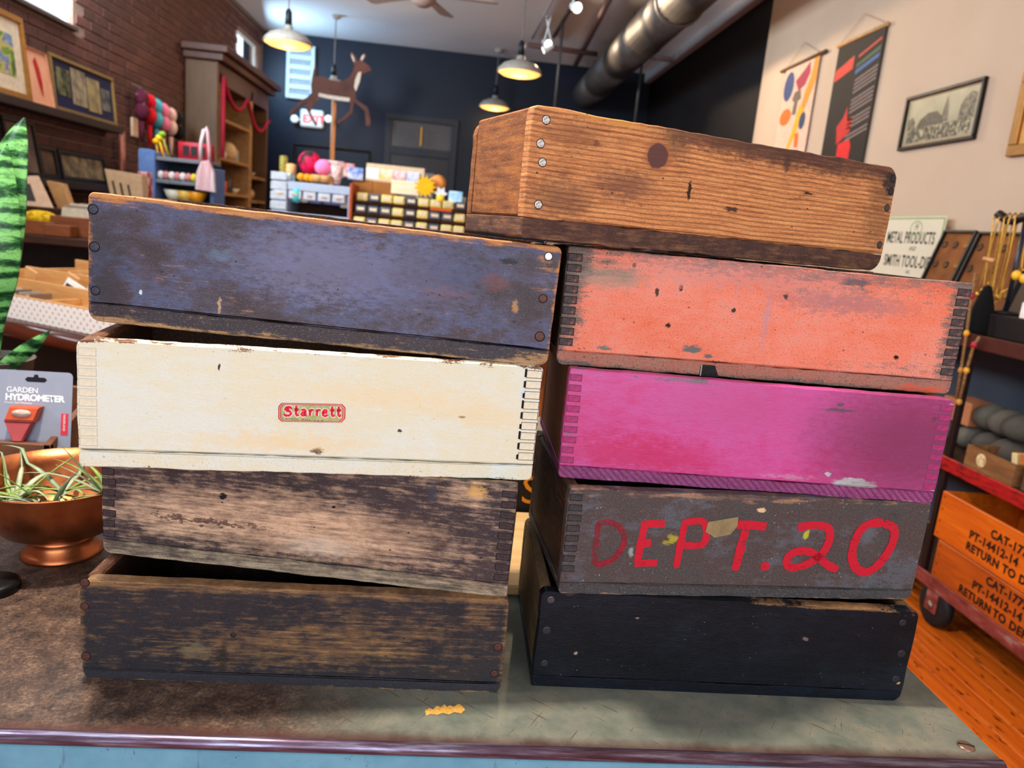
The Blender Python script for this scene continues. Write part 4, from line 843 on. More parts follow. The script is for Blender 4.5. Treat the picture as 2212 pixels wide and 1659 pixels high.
def make_crate(c, label, fm, sm, bm, hb=.022, t=.016, rad=(.002, .002, .006, .006), brad=(.007, .007), fingers=None, nails=(), jit=.0005, seed=1, gap=.0006, group='stacked wooden tote crates'):
    w, h, D = c['w'], c['h'], c['D']; e = ob('wooden_crate', None); e.matrix_world = c['M']; tag(e, label, 'crate', group); e.empty_display_size = .02
    e.location = c['M'].translation; e.rotation_euler = c['M'].to_euler(); c['e'] = e
    gz = hb + gap
    k = MB(); k.prism(rrect(-w / 2, w / 2, gz, h, (.001, .001, rad[2], rad[3]), jit, seed=seed), 0, t, .0012); c['front'] = k.build('front_board', fm, e)
    k = MB(); k.M = Matrix.Translation((0, D, 0)) @ Matrix.Rotation(math.pi, 4, 'Z'); k.prism(rrect(-w / 2, w / 2, gz, h, (.001, .001, rad[2], rad[3]), jit, seed=seed + 3), 0, t, .002); k.build('back_board', sm, e)
    for s_ in (-1, 1):
        k = MB(); a, b_ = sorted((s_ * w / 2, s_ * (w / 2 - t))); k.bbox(a + (.0008 if s_ < 0 else 0), b_ - (.0008 if s_ > 0 else 0), t, D - t, gz, h - .001, .0025); k.build('side_board', sm, e)
    k = MB(); k.prism(rrect(-w / 2, w / 2, 0, hb, (brad[0], brad[1], .001, .001), jit * 1.2, seed=seed + 5), .0006, D, .0010); c['bottom'] = k.build('bottom_board', bm, e)
    if fingers:
        n, fw_, fh, mats, sides, z0, z1 = fingers
        for s_ in sides:
            k = MB(); k.cur = 0; k.box(-.0007, fw_ + .0007, -.00015, .002, -.0007, fh + .0007); k.cur = 1; k.bbox(0, fw_, -.0006, .001, 0, fh, .0004)
            me = k.mesh('finger', mats)
            for i in range(n):
                z = z0 + (z1 - z0) * i / (n - 1)
                f_ = ob('finger', me, e, (-w / 2 + .0015 if s_ < 0 else w / 2 - fw_ - .0015, 0, z)); f_.scale.x = random.uniform(.86, 1.0) if s_ < 0 else 1.0
    for nl in nails:
        px, py, r, m_ = nl[:4]; x, z = LP(c, px, py); k = MB(); k.M = Matrix.Rotation(R(90), 4, 'X')
        k.cur = 0; k.lathe([(r * 1.16, -.0004), (r * 1.16, .00015), (r * .9, .0002)], 20); k.cur = 1; k.lathe([(r * .98, .0), (r * .96, .0004), (r * .84, .0006), (.0002, .00065)], 20)
        k.build('nail', [jointdark, m_], e, False, (x, 0, z))
    return e

BROWN = [(.25, 0x2A1812), (.5, 0x5A3826), (.75, 0x8A5C3C)]
# --- frames (bottom-left / bottom-right pixel of the front, its distance, height, depth)
cA = crate_frame((190, 692), .89, (1182, 793), .89, .1462, .25)
cB = crate_frame((170, 1008), .82, (1148, 1038), .88, .1452, .25)
cC = crate_frame((222, 1194), .92, (1094, 1293), .857, .150, .25)
cD = crate_frame((178, 1468), .85, (1081, 1499), .85, .133, .27)
cE = crate_frame((1201, 787), .925, (2051, 852), .93, .1495, .25)
cF = crate_frame((1205, 1031), .900, (2014, 1089), .893, .1435, .25)
cG = crate_frame((1206, 1283), .866, (1967, 1297), .897, .1435, .25)
cH = crate_frame((1147, 1483), .869, (1944, 1517), .866, .137, .25)
cT = crate_frame((1126, 514), .86, (1899, 586), 1.05, .1455, .19)

nail_dark = flat(0x3A3A44, .35, .6, .4, 600); nail_silver = patch('bright_nail', [(.35, 0x6A6460), (.5, 0xD8DADC), (.7, 0xF0F2F4)], 500, .3, metal=.5); nail_grey = flat(0x54545C, .35, .7, .4, 500); nail_brown = flat(0x5A3A34, .5, .4, .4, 600)
endgrain = patch('end_grain', [(.3, 0x2A2226), (.6, 0x46383A)], 300, .8); jointdark = flat(0x14100F, .8)

# 1: dark blue-black crate, upper left
WOODT = [(.25, 0x7A4A2A), (.5, 0xB87A48), (.75, 0xDDA468)]
fm = worn('crate_blue_black', cA, [(.30, 0x3A3036), (.43, 0x4C4046), (.49, 0x564E60), (.54, 0x5A5E80), (.59, 0x544650), (.68, 0x4A3A3E)], WOODT, .60, .74, edge=(.30, .0065), gscale=11, pmix=.22, grain=1.7, gritty=.7,
          zones=[ZN(cA, 400, 600, 130, 40, .07), ZN(cA, 560, 660, 120, 30, .08), ZN(cA, 230, 430, 70, 22, .14), ZN(cA, 600, 465, 420, 14, .10), ZN(cA, 1180, 560, 26, 120, .12)],
          marks=[MK(cA, 476, 552, 30, 12, 0x64809A, 1.0, .5), MK(cA, 225, 600, 45, 130, 0x2C2C34, 1.0, .6), MK(cA, 600, 715, 420, 14, 0x2E2C34, 1.0, .5), MK(cA, 303, 631, 3, 6, 0xC4DCE0), MK(cA, 474, 660, 4, 15, 0xC49C78, .6, .8), MK(cA, 641, 561, 7, 7, 0x1A1214), MK(cA, 626, 588, 8, 4, 0x1A1214), MK(cA, 1100, 565, 20, 6, 0x1E2630, .5), MK(cA, 1113, 662, 7, 12, 0xC09058, .7, .7), MK(cA, 960, 632, 48, 10, 0x7A4A40, .9, .6), MK(cA, 1070, 610, 30, 16, 0x7A4A44, .9, .5), MK(cA, 990, 585, 60, 45, 0x3C4668, 1.0, .55), MK(cA, 680, 570, 150, 70, 0x7A7A9C, 1.0, .6), MK(cA, 880, 600, 130, 80, 0x6A6C90, 1.0, .45)], rough=.42, dents=.8)  # last two marks paint a bluish sheen across the middle
sm = worn('crate_blue_side', cA, [(.3, 0x2A2020), (.7, 0x4A3834)], BROWN, .6, .7, side=True, dents=0)
bm = worn('crate_blue_base', cA, [(.3, 0x382C2E), (.5, 0x40343A), (.7, 0x363440)], [(.25, 0x6A4A34), (.5, 0xA57C55), (.75, 0xC9A070)], .58, .68, edge=(.2, .008), zones=[ZN(cA, 260, 705, 110, 30, .16), ZN(cA, 1150, 775, 60, 22, .14)], rough=.45)
make_crate(cA, 'weathered dark blue painted crate, topmost of the left stack', fm, sm, bm, hb=.0205, rad=(0, 0, .008, .007), brad=(.013, .012), seed=2,
           nails=[(201, 452, .0052, nail_dark), (204, 533, .0052, nail_dark), (206, 628, .0048, nail_dark), (1185, 554, .0046, nail_silver), (1173, 645, .0048, nail_brown), (1166, 727, .0055, nail_brown)])

# 2: cream crate with a badge
WB = [(.25, 0x3A241C), (.5, 0x6A4634), (.75, 0x90684C)]
cream = [(.30, 0xDCE2DC), (.44, 0xE0E2D4), (.54, 0xE2DCC0), (.64, 0xE0E6E0)]
fm = worn('crate_cream', cB, cream, WB, .705, .74, edge=(.20, .006), grain=.12, gscale=5, rough=.45, dents=.15, bump=.22, gritty=.25,
          zones=[ZN(cB, 690, 975, 60, 12, .14), ZN(cB, 185, 940, 22, 60, .08), ZN(cB, 1150, 900, 22, 130, .07), ZN(cB, 175, 735, 30, 20, .12)],
          marks=[MK(cB, 474, 793, 2.5, 8, 0x3A342E), MK(cB, 863, 931, 5, 4, 0x4A4030), MK(cB, 998, 901, 8, 2.5, 0x6A5A48), MK(cB, 684, 975, 14, 7, 0x6A4A40, .5), MK(cB, 1133, 852, 9, 9, 0xC9D6E4, .6), MK(cB, 600, 955, 170, 18, 0xEBCB92, 1.0, .5), MK(cB, 860, 860, 220, 22, 0xEBCF9C, 1.0, .45), MK(cB, 1050, 900, 90, 20, 0xEACB90, 1.0, .4)])
sm = worn('crate_cream_side', cB, [(.3, 0x3A2620), (.7, 0x5A3A2C)], WB, .6, .7, side=True, dents=0)
bm = worn('crate_cream_base', cB, cream, WB, .70, .735, edge=(.16, .006), grain=.2, rough=.5, dents=.3, gritty=.4, zones=[ZN(cB, 900, 1000, 260, 8, .10)])
fcream = flat(0xE0D8C0, .5, 0, .08, 200)
make_crate(cB, 'cream painted crate with a red and green maker badge, second in the left stack', fm, sm, bm, hb=.0195, rad=(0, 0, .005, .010), brad=(.006, .006), seed=12, gap=.0014,
           fingers=(9, .0185, .0085, [flat(0x5A4C40, .8), fcream], (1,), .027, .1315))
k = MB(); k.cur = 0; k.box(-.0004, .0178, -.0001, .002, -.0004, .0083 + .0004); k.cur = 1; k.bbox(0, .0174, -.00035, .001, 0, .0083, .0003); me = k.mesh('finger', [flat(0xBCB2A0, .8), fcream])
for i in range(10): ob('finger', me, cB['e'], (-cB['w'] / 2 + .002, 0, .025 + i * .0113))
for i in range(9):
    k = MB(); k.box(-.0012, .0012, -.0008, .001, 0, .006 + .002 * (i % 3)); k.build('joint_gap', jointdark, cB['e'], False, (cB['w'] / 2 - .0215, 0, .027 + i * .01306 + .0005))
# badge
def bp(x, y): return LP(cB, 150 + x / 3.687, 700 + y / 3.687)
ctr = bp(1931, 705)
def badge(poly, sc, y, m_, parent, nm):
    q = [bp(*p) for p in poly]; q = [(ctr[0] + (x - ctr[0]) * (1 - sc / .02), ctr[1] + (z - ctr[1]) * (1 - sc / .0105)) for x, z in q]
    k = MB(); k.prism(q, y, y + .0006); return k.build(nm, m_, parent)
octo = [(1690, 627), (2170, 637), (2198, 664), (2195, 752), (2165, 782), (1690, 775), (1665, 750), (1665, 655)]
redm = flat(0xC42A38, .35); bd = badge(octo, 0, -.0012, redm, cB['e'], 'badge'); bd['label'] = 'red bordered green badge with red lettering'
badge(octo, .0007, -.0014, flat(0xE8E0D4, .35), bd, 'badge_line'); badge(octo, .0010, -.0016, redm, bd, 'badge_border'); badge(octo, .0016, -.0018, patch('badge_green', [(.35, 0x9CA864), (.6, 0xB4B880), (.8, 0x86B0A0)], 120, .35), bd, 'badge_field')
Mx = cB['M']; xa = Mx.to_3x3() @ Vector((1, 0, 0)); za = Mx.to_3x3() @ Vector((0, 0, 1))
def on_front(c, px, py, y): x, z = LP(c, px, py); return c['M'] @ Vector((x, y, z))
white_ink = flat(0xF4EEE6, .4)
def badge_word(txt, size, m_, px, py, y, tilt, nm, **kw):
    o_ = ob(nm, text_mesh(txt, size, m_, name=nm, **kw), bd); x, z = LP(cB, px, py); o_.location = (x, y, z); o_.rotation_euler = (R(90), R(tilt), 0); return o_
# heavy broken-pen letters drawn as strokes: each letter in a 0..1 box
GL = {'S': [[(.85, .80), (.62, 1.0), (.28, .95), (.15, .75), (.35, .58), (.68, .48), (.82, .28), (.62, .05), (.25, .04), (.06, .20)], [(.45, .95), (.45, .60)]],
      't': [[(.42, 1.12), (.42, .22), (.58, .06), (.85, .16)], [(.12, .72), (.80, .72)]], 'a': [[(.2, .68), (.55, .74), (.70, .62), (.70, .12), (.90, .06)], [(.70, .42), (.30, .38), (.18, .20), (.36, .06), (.68, .18)]],
      'r': [[(.12, .70), (.32, .66), (.32, .06)], [(.32, .56), (.58, .74), (.82, .66)]], 'e': [[(.16, .40), (.70, .46), (.66, .70), (.36, .74), (.16, .50), (.22, .14), (.50, .04), (.82, .20)]]}
def penword(txt, px0, px1, py_base, hpx, y, wid, m_, nm):
    k = MB(); adv = {'S': 1.25, 't': .82, 'a': 1.0, 'r': .86, 'e': .95}; tot = sum(adv[q] for q in txt); u = (px1 - px0) / tot; x = px0
    for ch in txt:
        for st in GL[ch]:
            P_ = []
            hh = hpx * (1.0 if ch == 'S' else 1.0)
            for (a, b_) in st:
                xx, zz_ = LP(cB, x + a * u * adv[ch] * .98 + b_ * 1.2, py_base + (x - px0) * .018 - b_ * hh); P_.append((xx, y, zz_))
            k.ribbon(P_, wid)
        x += u * adv[ch]
    o_ = k.build(nm, m_, bd); return o_
penword('Starrett', 612, 739, 897.5, 19.5, -.00195, .0048, white_ink, 'letter_outline'); penword('Starrett', 612, 739, 897.5, 19.5, -.0021, .0030, flat(0xD8203C, .35), 'lettering')
badge_word('ATHOL. MASS. U.S.A.', .0036, flat(0x2A2A24, .5), 617, 905.5, -.00195, 1.2, 'small_lettering', space=1.32)

# 3: brown crate worn to pale wood
WC = [(.22, 0x755A48), (.42, 0xB6947A), (.6, 0xDCB898), (.8, 0xEECCB0)]
fm = worn('crate_brown_worn', cC, [(.3, 0x352A2C), (.55, 0x44373A), (.75, 0x52423E)], WC, .50, .76, edge=(.05, .008), gscale=8, rough=.5, dents=.9,
          zones=[ZN(cC, 560, 1125, 400, 85, .20), ZN(cC, 800, 1170, 260, 70, .13), ZN(cC, 1000, 1075, 70, 30, .15), ZN(cC, 380, 1120, 130, 40, .08)],
          marks=[MK(cC, 450, 1127, 130, 4, 0x4A3030, .7, .85), MK(cC, 482, 1073, 8, 6, 0x161218), MK(cC, 935, 1065, 9, 22, 0x3A3A48, .7, .8), MK(cC, 1030, 1062, 20, 14, 0xDCAC62, .9, .7), MK(cC, 720, 1095, 4, 3, 0x141014), MK(cC, 690, 1180, 70, 18, 0xC9BEB0, 1.0, .4), MK(cC, 870, 1150, 90, 40, 0x4A3834, 1.0, .4)])
sm = worn('crate_brown_side', cC, [(.3, 0x2C2220), (.7, 0x4A3830)], BROWN, .6, .72, side=True, dents=0)
bm = worn('crate_brown_base', cC, [(.3, 0x51443F), (.7, 0x6A5A50)], [(.25, 0x6A5A4A), (.5, 0xA08C74), (.75, 0xC8B496)], .48, .66, edge=(.1, .006), gscale=12, dents=.5, zones=[ZN(cC, 700, 1240, 480, 40, .10)])
make_crate(cC, 'brown crate worn down to pale wood, third in the left stack and tilted', fm, sm, bm, hb=.0185, rad=(0, 0, .003, .004), brad=(.010, .004), seed=21,
           fingers=(9, .0165, .0075, [jointdark, endgrain], (-1, 1), .024, .135))

# 4: black crate, bottom left
WDk = [(.25, 0x3E2C20), (.5, 0x7A5A3C), (.75, 0xA88458)]
fm = worn('crate_sooty', cD, [(.3, 0x242228), (.5, 0x2C2A30), (.7, 0x38302F)], WDk, .53, .74, edge=(.22, .008), gscale=8, rough=.45, dents=.7, gritty=.45,
          zones=[ZN(cD, 600, 1400, 330, 60, .13), ZN(cD, 830, 1370, 260, 80, .09), ZN(cD, 250, 1262, 120, 14, .12), ZN(cD, 1040, 1330, 50, 40, .1)],
          marks=[MK(cD, 482, 1420, 10, 38, 0x2A2420, .8, .8), MK(cD, 420, 1405, 30, 16, 0x8A7A5C, 1.0, .4)])
sm = worn('crate_sooty_side', cD, [(.3, 0x2A1E1A), (.7, 0x4C3326)], BROWN, .55, .7, side=True, dents=0)
bm = worn('crate_sooty_base', cD, [(.3, 0x28262C), (.7, 0x34333C)], WDk, .64, .74, edge=(.24, .006), dents=.5, gritty=.35)
make_crate(cD, 'sooty black crate rubbed to brown in the middle, bottom of the left stack', fm, sm, bm, hb=.0150, t=.018, rad=(0, 0, .006, .014), brad=(.014, .014), seed=31,
           nails=[(183, 1259, .0050, nail_brown), (183, 1310, .0045, nail_brown), (186, 1418, .0050, nail_brown), (1076, 1398, .0050, nail_brown), (1068, 1455, .0046, nail_brown), (482, 1332, .003, nail_dark), (504, 1372, .003, nail_dark)])

# 5: natural pine crate on top
WT = [(.22, 0x7A4630), (.40, 0xB87246), (.56, 0xDA965E), (.78, 0xF0B67C)]
fm = worn('crate_pine', cT, [(.3, 0x4A2E28), (.6, 0x5E3A30), (.8, 0x6A4434)], WT, .18, .50, edge=(.0, .01), gscale=7, rough=.5, dents=.9, bump=.4, grain=.8,
          zones=[ZN(cT, 1740, 338, 260, 36, -.24), ZN(cT, 1250, 420, 160, 50, -.06), ZN(cT, 1910, 400, 40, 60, -.14), ZN(cT, 1560, 470, 380, 70, .10), ZN(cT, 1300, 262, 90, 12, .14)], stripes=(54, 90, 0x4E2C1C, .5, 9.0, .09),
          marks=[MK(cT, 1466, 300, 26, 40, 0x6A4C3A, .9, .7), MK(cT, 1422, 337, 30, 35, 0x9A5E3C, .5, .7, .2), MK(cT, 1421, 337, 22, 28, 0x54383A, .14, .9, .12), MK(cT, 1489, 412, 4, 22, 0x2E201C, .5), MK(cT, 1580, 452, 14, 5, 0x4A322A, .5), MK(cT, 1700, 350, 7, 18, 0x3A2824, .8, .7), MK(cT, 1350, 400, 60, 30, 0x62403A, 1.0, .65), MK(cT, 1760, 335, 230, 32, 0x4C3430, 1.0, .8, .5), MK(cT, 1215, 430, 60, 40, 0x5A4034, 1.0, .6), MK(cT, 1560, 300, 120, 22, 0x5A3E32, 1.0, .55), MK(cT, 1900, 470, 30, 60, 0x6A4832, 1.0, .5), MK(cT, 1240, 290, 60, 30, 0x7A4E38, 1.0, .5), MK(cT, 1925, 395, 14, 22, 0x22242A, .6, .9), MK(cT, 1330, 262, 80, 7, 0xC88E48, .6, .8), MK(cT, 1745, 418, 10, 3, 0x3A2420, .6), MK(cT, 1290, 310, 8, 7, 0x5A3A30, .8, .7)])
sm = worn('crate_pine_side', cT, [(.3, 0x4E2C1E), (.7, 0x6A3E26)], [(.22, 0x5A3220), (.45, 0x8E542E), (.7, 0xB2743E)], .30, .60, side=True, dents=.4, edge=(0, .01), gscale=6)
bm = worn('crate_pine_base', cT, [(.3, 0x3E2A26), (.6, 0x573A32), (.8, 0x664434)], [(.25, 0x4A3026), (.5, 0x7E5840), (.75, 0xA67C48)], .48, .70, gritty=.5, edge=(.06, .008), dents=.4, zones=[ZN(cT, 1230, 535, 80, 20, .10)])
silver = [(1180, 259, .0046, nail_silver), (1168, 310, .0046, nail_silver), (1172, 351, .0046, nail_silver), (1163, 442, .0046, nail_silver)]
make_crate(cT, 'bare pine crate with a round knot and bright nails, resting across both stacks', fm, sm, bm, hb=.0235, rad=(0, 0, .020, .006), brad=(.004, .020), jit=.0008, seed=41,
           nails=silver + [(1930, 386, .0046, nail_dark), (1925, 414, .0048, nail_dark), (1916, 449, .0046, nail_grey), (1900, 529, .0046, nail_grey)])

# 6: orange crate
WO = [(.25, 0x4A403E), (.5, 0x6A5C58), (.75, 0x9A8468)]
fm = worn('crate_orange', cE, [(.30, 0xE0603C), (.42, 0xE87A5C), (.52, 0xEA8870), (.62, 0xE09280), (.72, 0xE86C44)], WO, .60, .76, edge=(.20, .012), grain=.25, gscale=7, rough=.5, dents=.7, bump=.3,
          zones=[ZN(cE, 1235, 640, 46, 170, .26), ZN(cE, 1310, 585, 110, 30, .19), ZN(cE, 1850, 632, 260, 34, .11), ZN(cE, 2062, 720, 42, 150, .26), ZN(cE, 1980, 800, 130, 24, .12), ZN(cE, 1800, 785, 120, 14, .1)],
          marks=[MK(cE, 1444, 703, 5, 5, 0x1E1614), MK(cE, 1586, 670, 5, 5, 0x3A2C28), MK(cE, 1698, 642, 6, 6, 0x120E0E), MK(cE, 1936, 772, 6, 5, 0x14100F), MK(cE, 1495, 755, 20, 8, 0x6A6462, .5), MK(cE, 1530, 770, 9, 5, 0x6A6462, .5), MK(cE, 1305, 752, 16, 4, 0x75706C, .6), MK(cE, 1419, 630, 4, 9, 0x4A2C28, .5), MK(cE, 1471, 622, 4, 8, 0x4A2C28, .5), MK(cE, 1370, 573, 4, 6, 0x6A3428, .5), MK(cE, 1655, 690, 6, 55, 0xB88892, .9, .6), MK(cE, 1820, 655, 130, 20, 0x9A6A70, 1.0, .65), MK(cE, 1600, 600, 220, 24, 0xC88882, 1.0, .6), MK(cE, 1700, 585, 330, 14, 0x8A7070, 1.0, .6), MK(cE, 1320, 600, 70, 22, 0x9A8878, .8, .7), MK(cE, 1850, 610, 30, 8, 0x4E5258, .7, .8)])
sm = worn('crate_orange_side', cE, [(.3, 0x1E1614), (.7, 0x33241E)], BROWN, .66, .76, side=True, dents=0)
bm = worn('crate_orange_base', cE, [(.3, 0xB0604C), (.55, 0xA87262), (.75, 0x8A625A)], WO, .56, .68, edge=(.16, .008), grain=.4, dents=.5, zones=[ZN(cE, 1235, 790, 60, 20, .12), ZN(cE, 1700, 822, 200, 20, .06)],
          marks=[MK(cE, 1990, 840, 50, 8, 0xD8583C, .7, .8)])
make_crate(cE, 'chipped orange painted crate, second from the top of the right stack', fm, sm, bm, hb=.0180, rad=(0, 0, .003, .003), brad=(.010, .008), seed=51, jit=.0006,
           fingers=(9, .0175, .0082, [jointdark, patch('finger_orange', [(.4, 0x3C3436), (.6, 0x544848), (.72, 0x9A5244)], 120, .7)], (-1, 1), .026, .1325))
x, z = LP(cE, 1533, 800); k = MB(); k.prism([(-.013, -.008), (.013, -.008), (.006, .0068), (-.0125, .0068)], -.0008, .004); k.build('broken_gap', flat(0x1C1A1C, .7, 0, .5, 200), cE['e'], False, (x, 0, z))
k = MB(); k.bbox(-.0125, -.0112, -.0014, .001, -.008, .0068, .0002); k.build('gap_edge', flat(0xB8B6B0, .5), cE['e'], False, (x, 0, z))

# 7: magenta crate
WM = [(.25, 0x4A4450), (.5, 0x6A606A), (.75, 0x94868C)]
mag = [(.30, 0xBC1E62), (.42, 0xC83E84), (.52, 0xC8529A), (.62, 0xB44A88), (.72, 0xA0406E)]
fm = worn('crate_magenta', cF, mag, WM, .70, .76, edge=(.13, .010), grain=.2, gscale=4, rough=.33, dents=.25, bump=.6, gritty=.35,
          zones=[ZN(cF, 1232, 960, 26, 110, .13), ZN(cF, 1850, 886, 90, 8, .16), ZN(cF, 1500, 825, 170, 10, .12)],
          marks=[MK(cF, 1846, 1047, 46, 13, 0xC6DAD8, .25, 1.0, .4), MK(cF, 1790, 1024, 8, 4, 0xC6DAD8), MK(cF, 1700, 1030, 60, 3, 0xC08AA8, .8, .6), MK(cF, 2060, 878, 9, 7, 0xD4DCE0, .6), MK(cF, 2058, 914, 6, 6, 0xC4DCDC), MK(cF, 2016, 1057, 6, 4, 0xDDE4E6), MK(cF, 1812, 886, 34, 4, 0x5E5468, .5), MK(cF, 1815, 874, 8, 4, 0x5E5468), MK(cF, 2018, 905, 5, 6, 0x4A4658), MK(cF, 1380, 985, 150, 35, 0xBE0E48, 1.0, .6), MK(cF, 1970, 960, 190, 130, 0x762C50, 1.0, .85, .3), MK(cF, 1600, 880, 150, 50, 0xBC4A88, 1.0, .6)], coat=.25)  # last two marks paint the lighting gradient, pink centre to plum right
sm = worn('crate_magenta_side', cF, [(.3, 0x4E1E18), (.7, 0x6A3420)], [(.25, 0x5A2E18), (.5, 0x7A4A1E), (.75, 0x8E5A26)], .5, .66, side=True, dents=.3, rough=.4)
bm = worn('crate_magenta_base', cF, [(.3, 0x7E3060), (.6, 0x96467C), (.8, 0x6E2A58)], [(.25, 0x6A4A5A), (.5, 0xA07C88), (.75, 0xC9A890)], .68, .76, edge=(.16, .006), grain=.3, rough=.4, stripes=(46, 48, 0x4E1C40, .6, 4.0, .4), dents=.3)
make_crate(cF, 'glossy magenta crate with a pale chip low on its right, third in the right stack', fm, sm, bm, hb=.0158, rad=(0, 0, .007, .003), brad=(.006, .005), seed=61,
           fingers=(9, .0165, .0075, [flat(0x6A4660, .7), flat(0xA03068, .4, 0, .25, 150)], (-1, 1), .0205, .1285))

# 8: grey brown crate with painted letters
WG = [(.25, 0x5A4438), (.5, 0x8A6A54), (.75, 0xC0967A)]
fm = worn('crate_grey_brown', cG, [(.32, 0x3A3432), (.42, 0x4C4848), (.5, 0x504240), (.58, 0x5A5C64), (.68, 0x42403E)], WG, .66, .76, edge=(.16, .012), grain=.5, gscale=8, rough=.5, dents=.5, bump=.3, speck=0xB8BEC4,
          zones=[ZN(cG, 1560, 1255, 120, 12, .12), ZN(cG, 1600, 1080, 260, 10, .11)],
          marks=[MK(cG, 1455, 1163, 12, 9, 0xB0A428, .7, .8), MK(cG, 1440, 1172, 8, 5, 0xB0A428, .7, .6), MK(cG, 1742, 1155, 5, 9, 0xC4C020, .6, .8), MK(cG, 1363, 1192, 5, 9, 0xA0A8A0, .7, .7), MK(cG, 1645, 1102, 9, 4, 0xD8B88C, .5), MK(cG, 1875, 1150, 18, 26, 0x6A707C, 1.0, .5)])
sm = worn('crate_grey_side', cG, [(.3, 0x2A201C), (.7, 0x453228)], BROWN, .64, .74, side=True, dents=0)
bm = worn('crate_grey_base', cG, [(.3, 0x403C3C), (.7, 0x4E4C4E)], WG, .66, .76, edge=(.2, .006), dents=.4, speck=0xA8AEB4)
make_crate(cG, 'grey brown crate hand lettered in red paint, fourth in the right stack', fm, sm, bm, hb=.0153, rad=(0, 0, .004, .006), brad=(.006, .012), seed=71,
           fingers=(8, .0165, .0075, [jointdark, patch('finger_grey', [(.35, 0x332F30), (.65, 0x444144)], 200, .7)], (-1,), .032, .128))
def paintmat(nm, hexc, a, b_):
    g = NG(nm); o_ = g.obj(); n_ = g.noise(g.map(o_, (45, 45, 330)), 1.6, 4, .7); n2 = g.noise(o_, 60, 4)
    f = g.ma('ADD', g.ma('MULTIPLY', n_, .65), g.ma('MULTIPLY', n2, .35)); g.put(g.rng(f, a, b_, 1, 0), g.b.inputs['Alpha'])
    return g.fin(rgb(hexc), .45)
red_full = paintmat('red_paint', 0xC01A30, .55, .66); red_thin = paintmat('thin_red_paint', 0x8E2030, .46, .60)
letters = {'D': (red_thin, 32, [[(448, 232), (440, 300), (432, 370), (425, 440)], [(440, 238), (500, 228), (548, 248), (576, 290), (576, 335), (545, 390), (500, 425), (430, 445)]]),
 'E': (red_full, 40, [[(682, 236), (668, 300), (655, 370), (642, 432)], [(662, 240), (720, 234), (782, 236)], [(655, 332), (712, 332)], [(630, 436), (690, 432), (742, 432)]]),
 'P': (red_full, 38, [[(884, 226), (868, 300), (852, 380), (838, 458)], [(868, 232), (930, 222), (975, 226), (990, 265), (985, 320), (950, 345), (866, 342)]]),
 'T': (red_full, 46, [[(1196, 245), (1172, 320), (1152, 400), (1134, 470)], [(1142, 238), (1215, 240), (1292, 250)]]),
 'dot': (red_full, [12, 36, 46, 48, 46, 34, 10], [[(1262, 450), (1268, 450), (1277, 449), (1286, 448), (1295, 448), (1304, 447), (1310, 447)]]),
 '2': (red_full, 44, [[(1450, 256), (1500, 244), (1560, 242), (1600, 256), (1612, 290), (1600, 340), (1570, 385), (1520, 425), (1460, 450), (1410, 452), (1394, 425), (1410, 392), (1455, 372), (1510, 376), (1560, 408), (1600, 442), (1650, 466)]]),
 '0': (red_full, 48, [[(1880, 232), (1820, 232), (1770, 262), (1738, 320), (1722, 390), (1738, 450), (1780, 478), (1830, 462), (1880, 410), (1918, 350), (1936, 290), (1925, 250), (1880, 232)]])}
def smooth_path(P_):
    out = []
    for i in range(len(P_) - 1):
        p0, p1, p2, p3 = P_[max(i - 1, 0)], P_[i], P_[i + 1], P_[min(i + 2, len(P_) - 1)]
        for s_ in range(5):
            t_ = s_ / 5; out.append(tuple(.5 * (2 * p1[j] + (p2[j] - p0[j]) * t_ + (2 * p0[j] - 5 * p1[j] + 4 * p2[j] - p3[j]) * t_ ** 2 + (3 * p1[j] - p0[j] - 3 * p2[j] + p3[j]) * t_ ** 3) for j in (0, 1)))
    return out + [P_[-1]]
yy = -.0003
for ch, (m_, wd, sts) in letters.items():
    k = MB()
    for st in sts:
        sp_ = smooth_path(st) if len(st) > 3 else st; rn = random.Random(len(st)); yy -= .00004
        pts = [(lambda q: (q[0], yy, q[1]))(LP(cG, 1100 + a / 2.328, 1030 + b_ / 2.328)) for a, b_ in sp_]
        ws_ = wd if hasattr(wd, '__len__') else [wd * (.55 if i in (0, len(pts) - 1) and len(pts) > 4 else rn.uniform(.9, 1.1)) for i in range(len(pts))]
        if hasattr(wd, '__len__'): pts = [(lambda q: (q[0], yy, q[1]))(LP(cG, 1100 + a / 2.328, 1030 + b_ / 2.328)) for a, b_ in st]
        k.ribbon(pts, [q / 2.328 / 1600 * .95 for q in ws_])
    k.build('painted_letter' if ch != 'dot' else 'painted_dot', m_, cG['e'])
tp_ = [(1000, 225), (1150, 200), (1146, 245), (1112, 288), (1030, 305), (1012, 290), (985, 275)]
k = MB(); k.prism([LP(cG, 1100 + a / 2.328, 1030 + b_ / 2.328) for a, b_ in tp_], -.0012, -.0009); k.build('tape_scrap', patch('old_tape', [(.3, 0x7A6A4A), (.7, 0x9A8660)], 60, .6), cG['e'])

